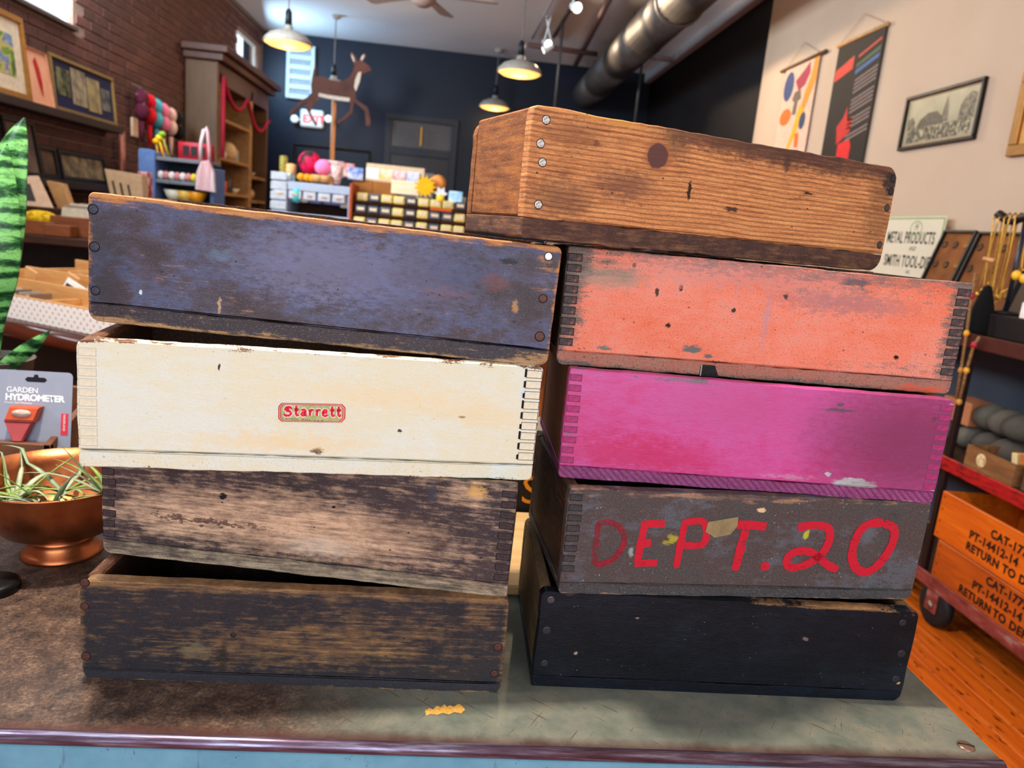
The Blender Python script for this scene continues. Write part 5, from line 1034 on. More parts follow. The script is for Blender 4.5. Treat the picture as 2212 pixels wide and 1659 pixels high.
# 9: black crate
fm = worn('crate_black', cH, [(.36, 0x090B10), (.5, 0x0F131B), (.62, 0x171D28)], WDk, .74, .82, edge=(.16, .007), grain=.3, gscale=6, rough=.3, dents=.3, bump=.5, gritty=.12, speck=0x6A6E76, zones=[ZN(cH, 1800, 1312, 200, 12, .20), ZN(cH, 1980, 1330, 16, 30, .1)], spec=.16,
          marks=[MK(cH, 1377, 1335, 4, 3, 0x8A6A58), MK(cH, 1740, 1380, 6, 4, 0x6A5A58), MK(cH, 1244, 1411, 4, 3, 0x9A8478), MK(cH, 1940, 1476, 4, 3, 0xC08A50)])
sm = worn('crate_black_side', cH, [(.3, 0x4A3A2A), (.7, 0x6A5640)], [(.25, 0x4A3826), (.5, 0x7A6244), (.75, 0x9A8058)], .5, .7, side=True, dents=.2)
bm = worn('crate_black_base', cH, [(.36, 0x0B0E14), (.62, 0x151B25)], WDk, .76, .84, edge=(.14, .005), grain=.3, rough=.3, dents=.2, gritty=.15, speck=0x5A5E66, spec=.16)
make_crate(cH, 'black painted crate, bottom of the right stack', fm, sm, bm, hb=.0160, rad=(0, 0, .010, .008), brad=(.003, .014), seed=81,
           nails=[(1190, 1296, .0050, nail_grey), (1181, 1362, .0055, nail_dark), (1176, 1433, .0048, nail_dark), (1947, 1412, .0055, nail_dark), (1935, 1467, .0055, nail_dark), (1950, 1345, .0048, nail_dark)])

# behind the gap between the stacks
a = atz(1105, 1122, ZT); b_ = atz(1105, 1300, ZT)
k = MB(); k.bbox(-.16, .16, 0, a.y - b_.y - .02, 0, .018, .003); tag(k.build('wooden_board', woodmat('pale_board', 0xB8905C, 0xDDB684, (3, 30, 30), .5), None, False, (a.x - .02, b_.y + .02, ZT)), 'pale wooden board lying on the table behind the gap between the stacks', 'board')
p = aty(1128, 1112, a.y + .012); t = thing('black_box', 'black box with an orange painted letter behind the gap between the stacks', 'box', (p.x, a.y + .012, ZT))
k = MB(); k.bbox(-.16, .16, 0, .12, 0, .19, .004); k.build('box_body', blackpaint, t)
q = aty(1123, 1086, a.y + .010); words('S', .085, flat(0xD88A1C, .5), Vector((q.x, a.y + .0105, q.z)), (1, 0, 0), (0, 0, 1), t)

# ================================================================== things on the near left of the table
# copper bowl
bc = Vector((-.609, 1.188, ZT)); t = thing('copper_bowl', 'footed copper bowl holding air plants on the metal table', 'bowl', bc)
g = NG('copper'); n_ = g.noise(g.obj(), 25, 4); copper = g.fin(g.ramp(n_, [(.3, rgb(0x9A5230)), (.7, rgb(0xBC7248))]), g.rng(n_, .3, .7, .26, .4), .95)
k = MB(); k.lathe([(.0005, .026), (.045, .030), (.085, .050), (.108, .080), (.124, .112), (.1315, .134), (.1335, .137), (.1300, .137), (.120, .114), (.104, .084), (.080, .056), (.04, .036), (.0005, .034)], 48); k.build('basin', copper, t, True)
k = MB(); k.lathe([(.0005, .0), (.060, .0), (.0605, .004), (.056, .009), (.049, .018), (.047, .026), (.050, .032), (.0005, .032)], 48); k.build('foot', copper, t, True)
# air plants
BOWLIN = [(0, .036), (.04, .038), (.08, .058), (.104, .086), (.120, .116), (.130, .141), (.140, .141)]
def above_bowl(q, off):
    r = math.hypot(q.x + off.x, q.y + off.y); z = q.z + off.z
    for (a, za), (b_, zb_) in zip(BOWLIN, BOWLIN[1:]):
        if a <= r <= b_: z = max(z, za + (zb_ - za) * (r - a) / (b_ - a) + .003)
    return Vector((q.x, q.y, z - off.z))
def blade_leaf(k, p0, d0, L, w, curl, lift, n=12, flat_=.35, off=Vector((0, 0, 0))):
    p = Vector(p0); d = Vector(d0).normalized(); side = d.cross(Vector((0, 0, 1))).normalized(); prev = None; vs = []; fs = []
    for i in range(n + 1):
        u = i / n; ww = w * (1 - u) ** .8 * (.6 + .8 * u * (1 - u) * 2) / 2 + .0004; nrm = side.cross(d).normalized()
        vs += [p - side * ww, p - nrm * ww * flat_, p + side * ww, p + nrm * ww * .1]
        d = (d + Vector((0, 0, -curl)) / n + side * lift / n).normalized(); side = d.cross(Vector((0, 0, 1))); side = side.normalized() if side.length > .05 else Vector((1, 0, 0)); p = above_bowl(p + d * (L / n), off)
    for i in range(n):
        for j in range(4): a, b_ = i * 4 + j, i * 4 + (j + 1) % 4; fs.append((a, b_, b_ + 4, a + 4))
    k.add(vs, fs)
am = [patch('air_leaf_green', [(.3, 0x5A7830), (.7, 0x9AB060)], 30, .5), patch('air_leaf_silver', [(.3, 0x7A8A6A), (.7, 0xB0B898)], 30, .6)]
rn = random.Random(5)
for q, (dx, dy, nl, m_, lab) in enumerate(((-.055, -.03, 14, 0, 'bright green air plant at the left of the copper bowl'), (.01, -.045, 16, 1, 'silvery air plant trailing over the front of the copper bowl'), (.075, .01, 14, 1, 'pale air plant with upright leaves at the right of the copper bowl'), (-.01, .03, 10, 0, 'slim green air plant at the back of the copper bowl'))):
    pl = thing('air_plant', lab, 'plant', bc + Vector((dx, dy, .088)), group='air plants in the copper bowl')
    for i in range(nl):
        a = rn.uniform(0, 2 * math.pi) if q != 1 else rn.uniform(-math.pi * 1.05, .1); el = rn.uniform(.35, 1.4) if q != 2 else rn.uniform(.9, 1.8)
        k = MB(); blade_leaf(k, (0, 0, 0), (math.cos(a), math.sin(a), el), rn.uniform(.10, .17), rn.uniform(.010, .016), rn.uniform(.3, 2.2) if q != 2 else rn.uniform(.2, 1.2), rn.uniform(-.5, .5), off=Vector((dx, dy, .088))); k.build('leaf', am[m_] if i % 3 else am[1 - m_], pl, True)
# wooden display tray and hydrometer packs
YT_ = 1.42
a = aty(88, 958, YT_ - .0); c_ = aty(146, 960, YT_ + .1)
xr = aty(120, 935, YT_ + .02).x; t = thing('display_box', 'small brown wooden display box holding the hydrometer packs', 'box', (xr, YT_, ZT)); zb = aty(60, 958, YT_).z - ZT; zb2 = aty(140, 912, YT_ + .1).z - ZT
bxm = woodmat('box_wood', 0x4A2A1A, 0x7E4E30, (3, 20, 20), .5)
for nm, a_ in (('front_board', (-.4, 0, 0, .012, 0, zb)), ('back_board', (-.4, .0, .20, .212, 0, zb2 + .05)), ('end_board', (-.4, -.388, .012, .2, 0, zb)), ('box_floor', (-.388, -.012, .012, .2, 0, .01))):
    k = MB(); k.bbox(*a_, .002); k.build(nm, bxm, t)
k = MB(); k.M = Matrix.Rotation(R(90), 4, 'Z'); k.prism([(0, 0), (.212, 0), (.212, zb2 + .05), (.0, zb)], -.012 + .012, .012, .001); k.build('end_board', bxm, t, False, (.0, 0, 0))
def pack(M, label, full=True):
    p = ob('hydrometer_pack', None, None, M.translation, M.to_euler()); tag(p, label, 'package', 'hydrometer packs in the display box'); p.scale = (.76, .76, .76)
    w, h = .172, .235; hole = [(.060, h - .022), (.066, h - .028), (.106, h - .028), (.112, h - .022), (.106, h - .016), (.092, h - .016), (.09, h - .009), (.082, h - .009), (.08, h - .016), (.066, h - .016)]
    k = MB(); k.M = Matrix.Rotation(R(-90), 4, 'X') @ Matrix.Scale(1, 4); k = MB(); P_ = rrect(0, w, 0, h, (.004, .004, .012, .012)); k.prism(P_, 0, .0012); k.build('backing_card', flat(0x8C90A2, .35, 0, .04), p)
    k = MB(); k.prism(hole, -.0004, .0008); k.build('hang_hole', flat(0x14141A, .8), p)
    def tx(s_, sz, x, z, m_, **kw): o_ = ob('lettering', text_mesh(s_, sz, m_, **kw), p); o_.location = (x, -.0006, z); o_.rotation_euler = (R(90), 0, 0)
    wm = flat(0xE8E8EA, .4)
    tx('GARDEN', .019, .018, h - .056, wm, offset=.0002, space=.95); tx('HYDROMETER', .0225, .016, h - .076, wm, offset=.0009, space=.92); tx('Checks Soil Moisture', .0075, .014, h - .085, wm)
    if not full: return
    rd = flat(0xC4502C, .3); rd2 = flat(0xB04A4C, .35)
    T_ = lambda P_: [(.066 + (x - .075) * .82, .146 + (z - .15) * .86) for x, z in P_]
    k = MB(); k.prism(T_([(.028, .106), (.112, .106), (.126, .15), (.042, .15)]), -.030, -.0008, .005); hd = k.build('gauge_head', rd, p)
    k = MB(); k.prism(T_([(.026, .104), (.104, .104), (.079, .045), (.050, .045)]), -.026, -.0008, .004); k.build('gauge_body', rd2, p); k = MB(); k.prism(T_([(.026, .1045), (.104, .1045), (.109, .1085), (.029, .1085)]), -.028, -.0008, .001); k.build('gauge_band', rd2, p)
    k = MB(); cx_, cz_ = T_([(.078, .131)])[0]; k.M = Matrix.Translation((cx_, -.0305, cz_)) @ Matrix.Rotation(R(90), 4, 'X') @ Matrix.Diagonal((1, .42, 1, 1)); k.lathe([(.022, 0), (.022, .002), (.0005, .0025)], 24); k.build('dial_window', flat(0xC8A89C, .1), hd, True)
    k = MB(); q0 = T_([(.064, .05)])[0]; k.tube([(q0[0], -.012, q0[1]), (q0[0] - .012, -.012, .006)], .0055, 10); k.build('probe', flat(0xB89438, .3, .6), p, True); k = MB(); k.bbox(.044, .064, -.017, -.001, .048, .053, .001); k.build('tie', flat(0xD0CCC8, .4), p)
    k = MB(); k.M = Matrix.Translation((.148, -.0005, .075)) @ Matrix.Rotation(R(0), 4, 'Y'); k.prism([(0, 0), (.017, 0), (.017, .055), (0, .055)], -.0006, .0); k.build('brand_flag', flat(0xC8283C, .4), p)
    o_ = ob('lettering', text_mesh('KIKKERLAND', .0075, wm, space=.95), p); o_.location = (.1535, -.0016, .128); o_.rotation_euler = (R(90), R(90), 0)
    for j, s_ in enumerate(('Promotes healthy', 'plant growth', 'For use in soil')): tx(s_, .0085, .088, .038 - j * .011, wm)
    k = MB()
    for j, c2 in enumerate((0xD8B020, 0x3C9A3C, 0x2A8A70)): k = MB(); k.prism([(.002 + j * .011, .012 + j * .0), (.013 + j * .011, .010), (.013 + j * .011, .022), (.002 + j * .011, .024)], -.0006, .0002); k.build('scale_mark', flat(c2, .4), p)
tl_ = aty(158, 806, YT_ + .05); br = aty(123, 915, YT_ + .05); up = Vector((-.012, .16, 1)).normalized(); xa_ = Vector((1, .08, 0)).normalized()
org = tl_ - xa_ * .172 * .76 - up * .235 * .76
pack(frame_mat_xz(xa_, up, org), 'grey garden hydrometer pack with an orange gauge in the display box')
pack(frame_mat_xz(xa_, up, org + Vector((-.118, .006, -.004))), 'second grey hydrometer pack cut by the left edge', False)
# snake plant
sg = NG('snake_leaf'); o_ = sg.obj(); X_, Y_, Z_ = sg.sep(o_); n_ = sg.noise(sg.map(o_, (26, 26, 70)), 1.2, 5, .7, 1.5); n2 = sg.noise(o_, 260, 3)
band = sg.n('TexWave', {'Vector': sg.map(o_, (.25, .25, 1)), 'Scale': 9.0, 'Distortion': 14.0, 'Detail': 5.0, 'Detail Scale': 1.2}, 1, bands_direction='Z')
f = sg.ma('ADD', sg.ma('MULTIPLY', band, .28), sg.ma('MULTIPLY', n_, .75)); cc = sg.ramp(f, [(.36, rgb(0x122E1A)), (.46, rgb(0x2A6030)), (.62, rgb(0x76B468))]); cc = sg.mix(sg.rng(n2, .58, .66, 0, .55), cc, rgb(0x1E4A28)); snake = sg.fin(cc, .3)
YP = 1.80
pc = aty(-20, 800, YP); plt = thing('snake_plant', 'potted snake plant with banded leaves at the left edge', 'plant', (pc.x, YP, ZT))
def leaf(pts, ws, twist=0.0, m_=None):
    """leaf along pixel points at plant depth (pixel widths); trough shaped"""
    C_ = [aty(x, y, YP + dy) - Vector((pc.x, YP, ZT)) for x, y, dy in pts]; vs = []; fs = []
    for i, p in enumerate(C_):
        tdir = (C_[min(i + 1, len(C_) - 1)] - C_[max(i - 1, 0)]).normalized(); s_ = tdir.cross(Vector((twist, -1, 0))).normalized(); w = ws[i] / 1600 * YP * 1.04 / 2; nb = s_.cross(tdir).normalized()
        for u in (-1, -.93, -.5, 0, .5, .93, 1): vs.append(p + s_ * w * u + nb * (w * .35 * (1 - u * u)) )
        for u in (1, .5, 0, -.5, -1): vs.append(p + s_ * w * u * .98 + nb * (w * .35 * (1 - u * u) - .003))
    n = 12
    for i in range(len(C_) - 1):
        for j in range(n): fs.append((i * n + j, i * n + (j + 1) % n, (i + 1) * n + (j + 1) % n, (i + 1) * n + j))
    k = MB(); k.add(vs, fs); return k.build('leaf', m_ or snake, plt, True)
def dense(P_, W_, n=6):
    out, ow = [], []
    for i in range(len(P_) - 1):
        for s_ in range(n):
            u = s_ / n; q = [P_[max(i - 1, 0)], P_[i], P_[i + 1], P_[min(i + 2, len(P_) - 1)]]; wq = [W_[max(i - 1, 0)], W_[i], W_[i + 1], W_[min(i + 2, len(P_) - 1)]]
            cr_ = lambda a, b, c, d: .5 * (2 * b + (c - a) * u + (2 * a - 5 * b + 4 * c - d) * u * u + (3 * b - a - 3 * c + d) * u ** 3)
            out.append(tuple(cr_(*[v[j] for v in q]) for j in range(3))); ow.append(max(.6, cr_(*wq)))
    return out + [P_[-1]], ow + [W_[-1]]
leaf(*dense([(-30, 840, .0), (-24, 700, -.01), (-8, 600, -.02), (4, 480, -.02), (14, 380, -.015), (36, 300, -.01), (52, 254, -.005)], [40, 52, 84, 96, 84, 46, 1.0]), -.2)
leaf(*dense([(-34, 840, -.02), (-26, 700, -.05), (-12, 580, -.07), (-6, 470, -.07), (2, 380, -.06), (15, 310, -.05)], [40, 56, 84, 76, 48, 1.0]), .15)
leaf(*dense([(-40, 842, -.01), (-10, 815, -.03), (30, 778, -.05), (72, 745, -.06), (108, 714, -.07)], [20, 26, 30, 24, 1.0]), .2)
k = MB(); rt = aty(36, 790, YP).x - pc.x + .03; zt2 = aty(20, 788, YP - .05).z - ZT
k.lathe([(.0005, 0), (rt * .75, 0), (rt, zt2), (rt + .004, zt2 + .003), (rt - .004, zt2 + .003), (rt - .01, zt2 - .02), (.0005, zt2 - .02)], 32); k.build('plant_pot', flat(0x6A625C, .5), plt, True)
k = MB(); k.lathe([(.0005, zt2 - .012), (rt - .012, zt2 - .014)], 24); k.build('soil', flat(0x2A1E16, .9, 0, .4, 90), plt)
# round black thing whose edge shows at the left of the table
p = atz(-15, 1275, ZT); k = MB(); k.lathe([(.035, 0), (.035, .012), (.03, .015), (.0005, .015)], 24); tag(k.build('black_disc', flat(0x0E0D0E, .4), None, True, (p.x, p.y, ZT + .0005)), 'flat black disc lying at the left edge of the metal table', 'disc')

# ================================================================== right wall
def rw_pic(pl, pr, ptl, pbl, X=XW):
    a = atx(pl, ptl, X); b_ = atx(pl, pbl, X); c2 = atx(pr, (ptl + pbl) / 2 - 25, X); return a, b_, c2
def rmat(y, z, X): return frame_mat((0, -1, 0), (0, 0, 1), Vector((X, y, z)))
oldphoto = patch('old_photograph', [(.3, 0x9A9074), (.7, 0xB8AE8C)], 5, .3)
a = atx(1966, 212, XW); b_ = atx(1953, 326, XW); c2 = atx(2122, 240, XW); w_ = a.y - c2.y; h_ = a.z - b_.z
picture_last = picture('framed_photograph', 'black framed old group photograph on the pale wall', 'picture', rmat(a.y, b_.z, XW - .001), w_, h_, .018, blackfr, oldphoto, .012, flat(0xB89878, .6))
po = picture_last
pw_, ph_ = w_, h_
def pshape(pts, stops, z): 
    k = MB(); k.add([(x * pw_, y * ph_, z) for x, y in pts], [tuple(range(len(pts)))]); k.build('print_shape', patch('print_tone', stops, 45, .35), po)
pshape([(.09, .12), (.91, .12), (.91, .36), (.8, .40), (.62, .38), (.4, .37), (.2, .40), (.09, .36)], [(.35, 0x1E1B16), (.5, 0x5A5242), (.66, 0xC4B890)], .0086)
pshape([(.2, .38), (.24, .52), (.34, .62), (.46, .62), (.54, .5), (.56, .38)], [(.3, 0x2A2620), (.7, 0x585040)], .0085)
pshape([(.52, .4), (.54, .66), (.565, .84), (.57, .84), (.6, .66), (.62, .4)], [(.3, 0x4A4436), (.7, 0x7A705A)], .0084)
pshape([(.74, .38), (.75, .62), (.8, .76), (.86, .82), (.93, .78), (.93, .38)], [(.35, 0x26221C), (.65, 0x8A8068)], .0085)
pshape([(.07, .36), (.07, .56), (.13, .6), (.17, .5), (.18, .36)], [(.35, 0x2E2A22), (.65, 0x7A7058)], .0085)
a = atx(2180, 340, XW); c2 = atx(2300, 300, XW); tz = atx(2212, 205, XW).z
picture('framed_picture', 'gold framed picture cut by the right edge on the pale wall', 'picture', rmat(a.y, a.z, XW - .001), a.y - c2.y, tz - a.z + .1, .05, flat(0x9A6A2E, .35, .4), flat(0xE0A860, .5), 0)
def banner(name, label, ptl, ptr, pbl, rodm, sheetm, rodext, apex, shapes):
    a = atx(*ptl, XW - .02); r_ = atx(*ptr, XW - .02); h_ = a.z - atx(*pbl, XW - .02).z + .5; w_ = a.y - r_.y; t = ob(name, None); M = rmat(a.y, a.z, XW - .012); t.location = M.translation; t.rotation_euler = M.to_euler(); tag(t, label, 'banner', 'hanging banners on the pale wall')
    k = MB(); k.box(0, w_, -h_, 0, 0, .004); k.build('banner_sheet', sheetm, t)
    k = MB(); k.tube([(-rodext, 0, .006), (w_ + rodext, 0, .006)], .013, 10); k.build('hanging_rod', rodm, t, True)
    ap = atx(*apex, XW - .01); al = M.inverted() @ ap
    for x in (.01, w_ - .01): k = MB(); k.tube([(x, .008, .006), (al.x, al.y, .004)], .0022, 6); k.build('string', flat(0xB89878, .7), t)
    for i, (pts, c_) in enumerate(shapes): 
        k = MB(); zz = .0045 + .0002 * i; k.add([(x * w_, -y * h_, zz) for x, y in pts], [tuple(range(len(pts)))[::-1]]); k.build('printed_shape', flat(c_, .6), t)
    return t, w_, h_
def oval(cx, cy, rx, ry, n=16, a0=0, a1=360): return [(cx + rx * math.cos(R(a0 + (a1 - a0) * i / n)), cy + ry * math.sin(R(a0 + (a1 - a0) * i / n))) for i in range(n + (0 if a1 - a0 == 360 else 1))]
banner('wall_banner', 'pale banner with bright abstract shapes on a wooden rod', (1698, 150), (1770, 122), (1680, 305), flat(0x6A4A32, .6), flat(0xE6BCA4, .7), .09, (1740, 92), [
 (oval(.18, .14, .16, .105), 0x1E3E74), ([(.38, .12), (.62, .06), (.76, .02), (.80, .1), (.7, .17), (.52, .2)], 0xA01844), ([(.88, .0), (1.0, .0), (1.0, .16), (.8, .34), (.7, .44), (.62, .44), (.72, .24), (.84, .12)], 0xF08A10), ([(.62, .3), (.78, .34), (.62, .52), (.45, .62), (.38, .62), (.5, .5)], 0xF0A810), ([(.4, .2), (.58, .19), (.64, .26), (.55, .27), (.54, .36), (.42, .36), (.44, .27), (.36, .25)], 0x6A5A50), (oval(.22, .36, .18, .06), 0xF06A1C), (oval(.78, .42, .09, .06), 0x1E3A5A), ([(.62, .5), (.74, .5), (.76, .6), (.66, .6)], 0xF06A1C), ([(.1, .64), (.5, .62), (.5, .72), (.08, .74)], 0xD81A70)])
t, w_, h_ = banner('wall_banner', 'black banner printed in red with columns of small text', (1812, 100), (1913, 62), (1778, 325), flat(0xC89A6A, .6), flat(0x221C1A, .7), .015, (1870, 30), [
 ([(.02, .14), (.42, .09), (.42, .16), (.02, .2)], 0xD8261C), ([(.38, .56), (.62, .54), (.68, .58), (.66, .92), (.42, .94)], 0xE01420), ([(.28, .46), (.4, .42), (.46, .36), (.5, .44), (.62, .42), (.6, .5), (.44, .54), (.34, .56)], 0xC81C1C), ([(.0, .72), (.08, .66), (.14, .8), (.06, .92), (.0, .92)], 0xE01420), ([(.14, .72), (.38, .68), (.38, .92), (.1, .94)], 0x6A7A34), ([(.52, .10), (.96, .05), (.96, .065), (.52, .115)], 0xB8302A), ([(.5, .145), (.97, .09), (.97, .115), (.5, .165)], 0x1E4A2A), ([(.5, .175), (.97, .125), (.97, .15), (.5, .2)], 0x24508A)])
for i in range(16):
    if i in (4, 9, 13): continue
    k = MB(); y = .215 + i * .021; k.add([(w_ * .52, -h_ * (y + .012), .0049), (w_ * .97, -h_ * (y - .03), .0049), (w_ * .97, -h_ * (y - .02), .0049), (w_ * .52, -h_ * (y + .022), .0049)], [(3, 2, 1, 0)[::-1]]); k.build('text_line', flat(0x8A7670, .7), t)

# ================================================================== red cart and its load
CX, CY0, CY1, CX1 = 2.05, 1.55, 3.78, 2.45
zS = [H - 1.245, H - .752, H - .245]
cred = patch('chipped_red_paint', [(.35, 0x5A1614), (.5, 0xA41A1A), (.7, 0xB8201E)], 14, .45, (2, 1, 4), bump=.1); cdark = patch('dark_deck_wood', [(.3, 0x2A1C14), (.7, 0x4E3626)], 10, .6, (8, 1, 1)); cgreyr = patch('worn_frame', [(.35, 0x6A2A24), (.55, 0x8A4038), (.75, 0x9A8478)], 12, .5, (2, 1, 2))
t = thing('industrial_cart', 'red three tier industrial cart along the pale wall', 'cart', (CX, CY0, 0)); cw, cl = CX1 - CX, CY1 - CY0
for i, z in enumerate(zS):
    k = MB(); k.bbox(.012, cw, .012, cl - .012, z - .02, z, .002); k.build('deck', cdark, t)
    for a_ in ((0, .012, 0, cl, z - .05, z + .006), (cw, cw + .012, 0, cl, z - .05, z + .006), (.012, cw, cl - .012, cl, z - .05, z + .006), (.012, cw, 0, .012, z - .05, z + .006)):
        k = MB(); k.bbox(*a_, .003); k.build('rail', (cgreyr, cred, flat(0x4A2018, .5))[i], t)
for x in (.006, cw - .03):
    for y in (.006, 1.205, cl - .03):
        k = MB(); k.bbox(x, x + .025, y, y + .025, zS[0] - .05, zS[2], .003); k.build('post', flat(0x2A1A18, .5, .3), t)
        if y > 2: continue
        y = max(.1, y - .10)
        k = MB(); k.bbox(x - .012, x - .006, y - .035, y + .035, .06, zS[0] - .05, .002); k.build('caster_fork', cgreyr, t); k = MB(); k.bbox(x + .04, x + .046, y - .035, y + .035, .06, zS[0] - .05, .002); k.build('caster_fork', cgreyr, t)
        k = MB(); k.M = Matrix.Translation((x + .017, y, .088)) @ Matrix.Rotation(R(90), 4, 'Y'); k.lathe([(.07, -.022), (.088, -.016), (.088, .016), (.07, .022)], 28); wh = k.build('wheel', flat(0x1C1B1C, .6), t, True)
        k = MB(); k.M = Matrix.Translation((x + .017, y, .088)) @ Matrix.Rotation(R(90), 4, 'Y'); k.lathe([(.018, -.032), (.014, -.03), (.014, .03), (.018, .032)], 14); k.build('axle', flat(0x9A8A80, .4, .6), wh, True)
# stencilled orange crates on the bottom deck
orw = woodmat('orange_varnish', 0xB8480A, 0xE87414, (20, 2.2, 20), .4); orw2 = woodmat('orange_varnish_dark', 0x8A380A, 0xC85C12, (14, 2.2, 14), .4); ink = flat(0x241208, .7)
def ocrate(label, z, h, m_, lines, yfar):
    q = thing('stencilled_crate', label, 'crate', (CX + .002, 1.62, z), group='stencilled orange crates on the cart'); L = yfar - 1.62; W_ = .36
    for nm, a_ in (('side_board', (0, .014, 0, L, 0, h)), ('side_board', (W_ - .014, W_, 0, L, 0, h)), ('end_board', (.014, W_ - .014, 0, .014, 0, h)), ('end_board', (.014, W_ - .014, L - .014, L, 0, h)), ('bottom_board', (.014, W_ - .014, .014, L - .014, 0, .012))): k = MB(); k.bbox(*a_, .003); k.build(nm, m_, q)
    for s_, px, py, sz, dz_ in lines:
        a = atx(px, py, CX); o = ob('stencil_line', text_mesh(s_, sz, ink, offset=.0019, space=1.1, name='stencil_line'), q); M = frame_mat((0, -1, 0), (0, 0, 1), Vector((-.0012, a.y - 1.62, dz_))); o.location = M.translation; o.rotation_euler = M.to_euler()
    for j in range(4): k = MB(); k.ball((-.0005, L - .02, .02 + j * (h - .04) / 3), (.002, .004, .004), 8, 5); k.build('nail', flat(0x5A2A10, .4, .3), q)
    return q
z1 = H - 1.238; z2 = H - 1.078
ocrate('lower stencilled orange crate on the bottom deck of the red cart', z1, .158, orw2, [('CAT-1772', 2133, 1240, .044, .112), ('PT-14412-14', 2104, 1245, .044, .064), ('RETURN', 2075, 1250, .044, .016), ('TO', 2150, 1298, .044, .016), ('DEPT', 2186, 1322, .044, .016)], 2.70)
ocrate('upper stencilled orange crate on the bottom deck of the red cart', z2 + .001, .195, orw, [('CAT-1772', 2142, 1143, .044, .124), ('PT-14412-14', 2097, 1140, .044, .076), ('RETURN TO DEPT', 2090, 1162, .044, .028)], 2.735)
# load on the middle deck
zm = zS[1] + .001
q = thing('cigar_box', 'brown wooden cigar box with a round paper seal on the middle deck of the cart', 'box', (CX + .02, 2.42, zm)); k = MB()
for nm, a_ in (('side_board', (0, .006, 0, .26, 0, .085)), ('side_board', (.17, .176, 0, .26, 0, .085)), ('end_board', (.006, .17, 0, .006, 0, .085)), ('end_board', (.006, .17, .254, .26, 0, .085)), ('bottom_board', (.006, .17, .006, .254, 0, .006))): k = MB(); k.bbox(*a_, .001); k.build(nm, patch('cigar_wood', [(.3, 0x6A4428), (.7, 0x96683E)], 6, .6, (8, 1, 8)), q)
k = MB(); k.M = Matrix.Translation((-.0005, .17, .045)) @ Matrix.Rotation(R(-90), 4, 'Y'); k.lathe([(.026, 0), (.026, .0006), (.0005, .0007)], 20); k.build('paper_seal', patch('seal_print', [(.45, 0xE8CFA0), (.6, 0xB89A6A)], 50), q)
def on_cart(name, label, cat, x, y, z, mk, mat, smooth=False, rot=None, group=None):
    k = MB(); mk(k); return tag(k.build(name, mat, None, smooth, (CX + x, y, z), rot), label, cat, group)
on_cart('book', 'cream paged little book standing in the cigar box', 'book', .06, 2.45, zm + .008, lambda k: k.bbox(0, .07, 0, .025, 0, .11, .002), flat(0xE8C890, .6), rot=(R(-14), R(0), 0)); on_cart('book', 'orange little book leaning beside the cream paged one', 'book', .06, 2.405 + .03, zm + .008, lambda k: k.bbox(0, .07, -.02, -.003, 0, .11, .002), flat(0xC86A2C, .5), rot=(R(-14), 0, 0))
on_cart('leather_box', 'grey brown box right of the cigar box on the middle deck', 'box', .03, 2.10, zm, lambda k: k.bbox(0, .2, 0, .29, 0, .085, .004), patch('brown_leather', [(.3, 0x4A3A30), (.7, 0x6A5446)], 14, .6))
on_cart('dark_bowl', 'dark shallow dish at the right edge of the middle deck', 'dish', .07, 1.97, zm, lambda k: k.lathe([(.05, 0), (.09, .045), (.085, .045), (.045, .008), (.0005, .008)], 20), flat(0x2A2624, .5), True); on_cart('cork', 'round tan cork lying in the dark dish', 'cork', .06, 1.98, zm + .01, lambda k: k.lathe([(.03, 0), (.032, .03), (.0005, .032)], 14), flat(0xA87840, .6), True)
for j, (px, z, c_, nm, lab) in enumerate(((2078, .0, 0x3C3634, 'soft', 'dark felt bundle low at the far end of the middle deck'), (2115, .0, 0x5E5850, 'soft', 'grey felt bundle low beside the dark one'), (2158, .0, 0x4A4440, 'soft', 'brown grey felt bundle low behind the books'), (2200, .0, 0x524A44, 'soft', 'charcoal felt bundle low on the right'), (2078, .105, 0xB06A48, 'box', 'rust orange box at the far end of the upper row'), (2108, .105, 0xB4714C, 'box', 'second rust orange box in the upper row'), (2148, .11, 0x54504A, 'soft', 'grey felt bundle in the upper row beside the rust boxes'), (2182, .11, 0x5C564E, 'soft', 'grey felt bundle second from the rust boxes'), (2216, .11, 0x4E4842, 'soft', 'dark grey felt bundle at the right end of the upper row'))):
    y = atx(px, 900, 2.27).y
    if nm == 'soft': on_cart('felt_bundle', lab, 'bundle', .22, y, zm + z, lambda k: k.ball((0, 0, .056), (.08, .068, .056), 14, 9), patch('felt_%d' % j, [(.3, c_), (.7, c_ + 0x0A0A08)], 30, .9), True, group='felt bundles on the cart')
    else: on_cart('rust_box', lab, 'box', .15, y - .05, zm + z + .003, lambda k: k.bbox(0, .14, 0, .1, 0, .1, .006), patch('rust_card_%d' % j, [(.3, c_), (.7, c_ + 0x0C0A08)], 10, .7), group='rust orange boxes on the cart')
k = MB(); k.bbox(XW - .02, XW, 1.0, 5.2, 0, H - .27, .004); struct(k.build('grey_panel', flat(0x454A55, .6, 0, .08, 4)))  # grey-blue sheet covering the lower wall behind the cart
